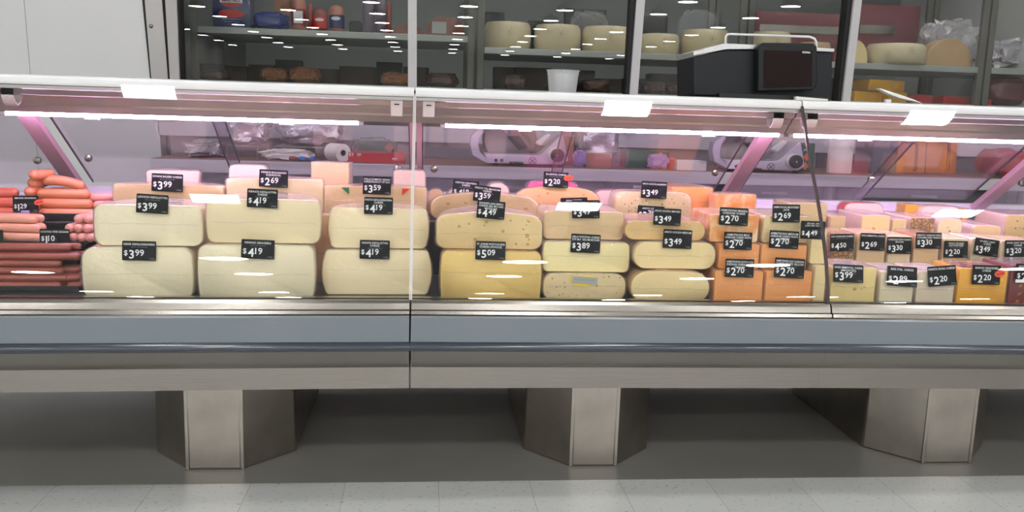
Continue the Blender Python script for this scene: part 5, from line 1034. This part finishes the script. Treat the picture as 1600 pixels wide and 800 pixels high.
# ---------------------------------------------------------------- things on the case tops
ZCT = 1.287
Y = 2.96; c = at(1192, 110, Y); r = empty('deli_scale', (c.x, Y, ZCT), 0, 'black deli scale with a dark screen and wire handle on top of the case', 'scale')
q = lambda px, py: (at(px, py, Y).x - c.x, at(px, py, Y).z - ZCT)
zb = .012
b = BM(); prism(b, [(q(1083, 148)[0], zb), (q(1301, 146)[0], zb), q(1301, 82), q(1134, 78), q(1083, 89)], .0, .2); link('scale_body', b, mat('charcoal_plastic', (27, 29, 34), .45, spec=.3), r, bevel=.004)
b = BM(); prism(b, [q(1083, 87), q(1083, 81), q(1131, 68), q(1180, 70), q(1303, 76), q(1303, 81), q(1180, 77), q(1134, 77)], -.004, .21); link('weighing_plate', b, mat('pale_plate_metal', (206, 206, 206), .3, .6), r, bevel=.001)
b = BM(); hp = [(1152, 76), (1152, 54), (1154, 50), (1159, 48.5), (1220, 50.5), (1288, 53), (1296, 56), (1299, 61), (1300, 78)]; tube(b, [(q(*v)[0], .12, q(*v)[1]) for v in hp], .0042, 10); link('wire_handle', b, mat('handle_white_wire', (222, 222, 224), .25, .4), r, smooth=60)
b = BM(); prism(b, [q(1177, 143), q(1262, 141), q(1268, 133), q(1268, 74), q(1262, 69), q(1184, 68), q(1177, 74)], -.045, -.001); d = link('display_housing', b, mat('dark_bezel', (21, 23, 27), .4, spec=.3), r, bevel=.004)
b = BM(); prism(b, [q(1186, 138), q(1260, 136), q(1260, 81), q(1186, 80)], -.0475, -.0455); link('screen', b, mat('dark_red_black_screen', (24, 6, 8), .12, spec=.3), d)
b = BM(); e = q(1251, 84.5); text(b, 'BIZERBA', .0075, e[0], e[1], -.0476, 'C', .02); link('maker_print', b, INK, d, smooth=0)
b = BM(); x0 = q(1120, 146)[0]; x1 = q(1292, 146)[0]
for x in (x0, x1):
    for y in (.02, .18): lathe(b, [(.014, 0), (.014, zb + .002)], 12, Matrix.Translation((x, y, 0)))
box(b, x0, x1, -.03, .0, .004, .02); link('scale_foot', b, BLACK, r)
b = BM(); a = at(1242, 150, 2.905); e = at(1292, 150, 2.905); box(b, -(e.x - a.x) / 2, (e.x - a.x) / 2, 0, .02, 0, .012, Matrix.Rotation(.05, 4, 'Y')); tag(link('receipt_paper', b, PAPER, None, ((a.x + e.x) / 2, 2.895, ZCT + .002)), 'strip of pale receipt paper lying in front of the scale', 'paper')
a = at(880, 110, 3.0); R1 = (at(906, 110, 3.0).x - at(855, 110, 3.0).x) / 2; hh = a.z - ZCT; b = BM(); r0 = R1 * .82
lathe(b, [(r0, 0), (R1 * .97, hh - .004), (R1 * 1.02, hh - .004), (R1 * 1.02, hh), (R1 * .94, hh), (r0 * .97, .002)], 40); o = tag(link('deli_tub', b, CLEARPL, None, (a.x, 3.0, ZCT + .0005), smooth=40), 'empty clear plastic deli tub standing on top of the case', 'tub')
b = BM(); lathe(b, [(R1 * .985, hh - .014), (R1 * 1.0, hh - .012)], 36, cap=False); link('tub_ridge', b, CLEARPL, o)
a = at(1372, 140, 2.93); e = at(1442, 160, 2.93); b = BM(); n = 10; up_ = []; lo_ = []
for k in range(n + 1):
    f = k / n; x = (e.x - a.x) * f; z = (a.z - ZCT) * (1 - f) ** .8 + .004; th = .004 + .008 * sin(pi * min(1, f * 1.2)) ; up_.append((x, z)); lo_.append((x, max(0, z - th)))
prism(b, up_ + lo_[::-1], 0, .028); o = tag(link('plastic_scoop', b, WHITE_PL, None, (a.x, 2.92, ZCT + .0005), bevel=.002), 'white plastic scoop handle leaning on top of the right case', 'scoop')
lo = BM(); box(lo, .03, .05, .006, .022, 0, .018); link('scoop_rest', lo, WHITE_PL, o, bevel=.002)

# brown and black cartons, added to darken the back of the lower cooler shelves
CB = mat('shade_filler_brown', (70, 54, 46), .7, noise=(5, .25)); CK = mat('shade_filler_black', (38, 38, 40), .6)
rn = random.Random(5); px = 304; k = 0
while px < 1320:
    w_ = rn.choice([34, 42, 50, 58]); y0 = 94 + (px - 300) * .031 + rn.uniform(-6, 10)
    if not (718 < px + w_ and px < 764) and not (1140 < px + w_ and px < 1190):
        pack('carton', ('brown' if k % 3 else 'black') + ' carton, one of the row added to darken the back of the lower cooler shelves', 'box', (px, px + w_ - 2, y0, 130), ZL, CB if k % 3 else CK, .14, Y=5.80, r=.003, bulge=0, rb=.003, group='%s cartons added to darken the lower cooler shelves' % ('brown' if k % 3 else 'black'))
    px += w_; k += 1
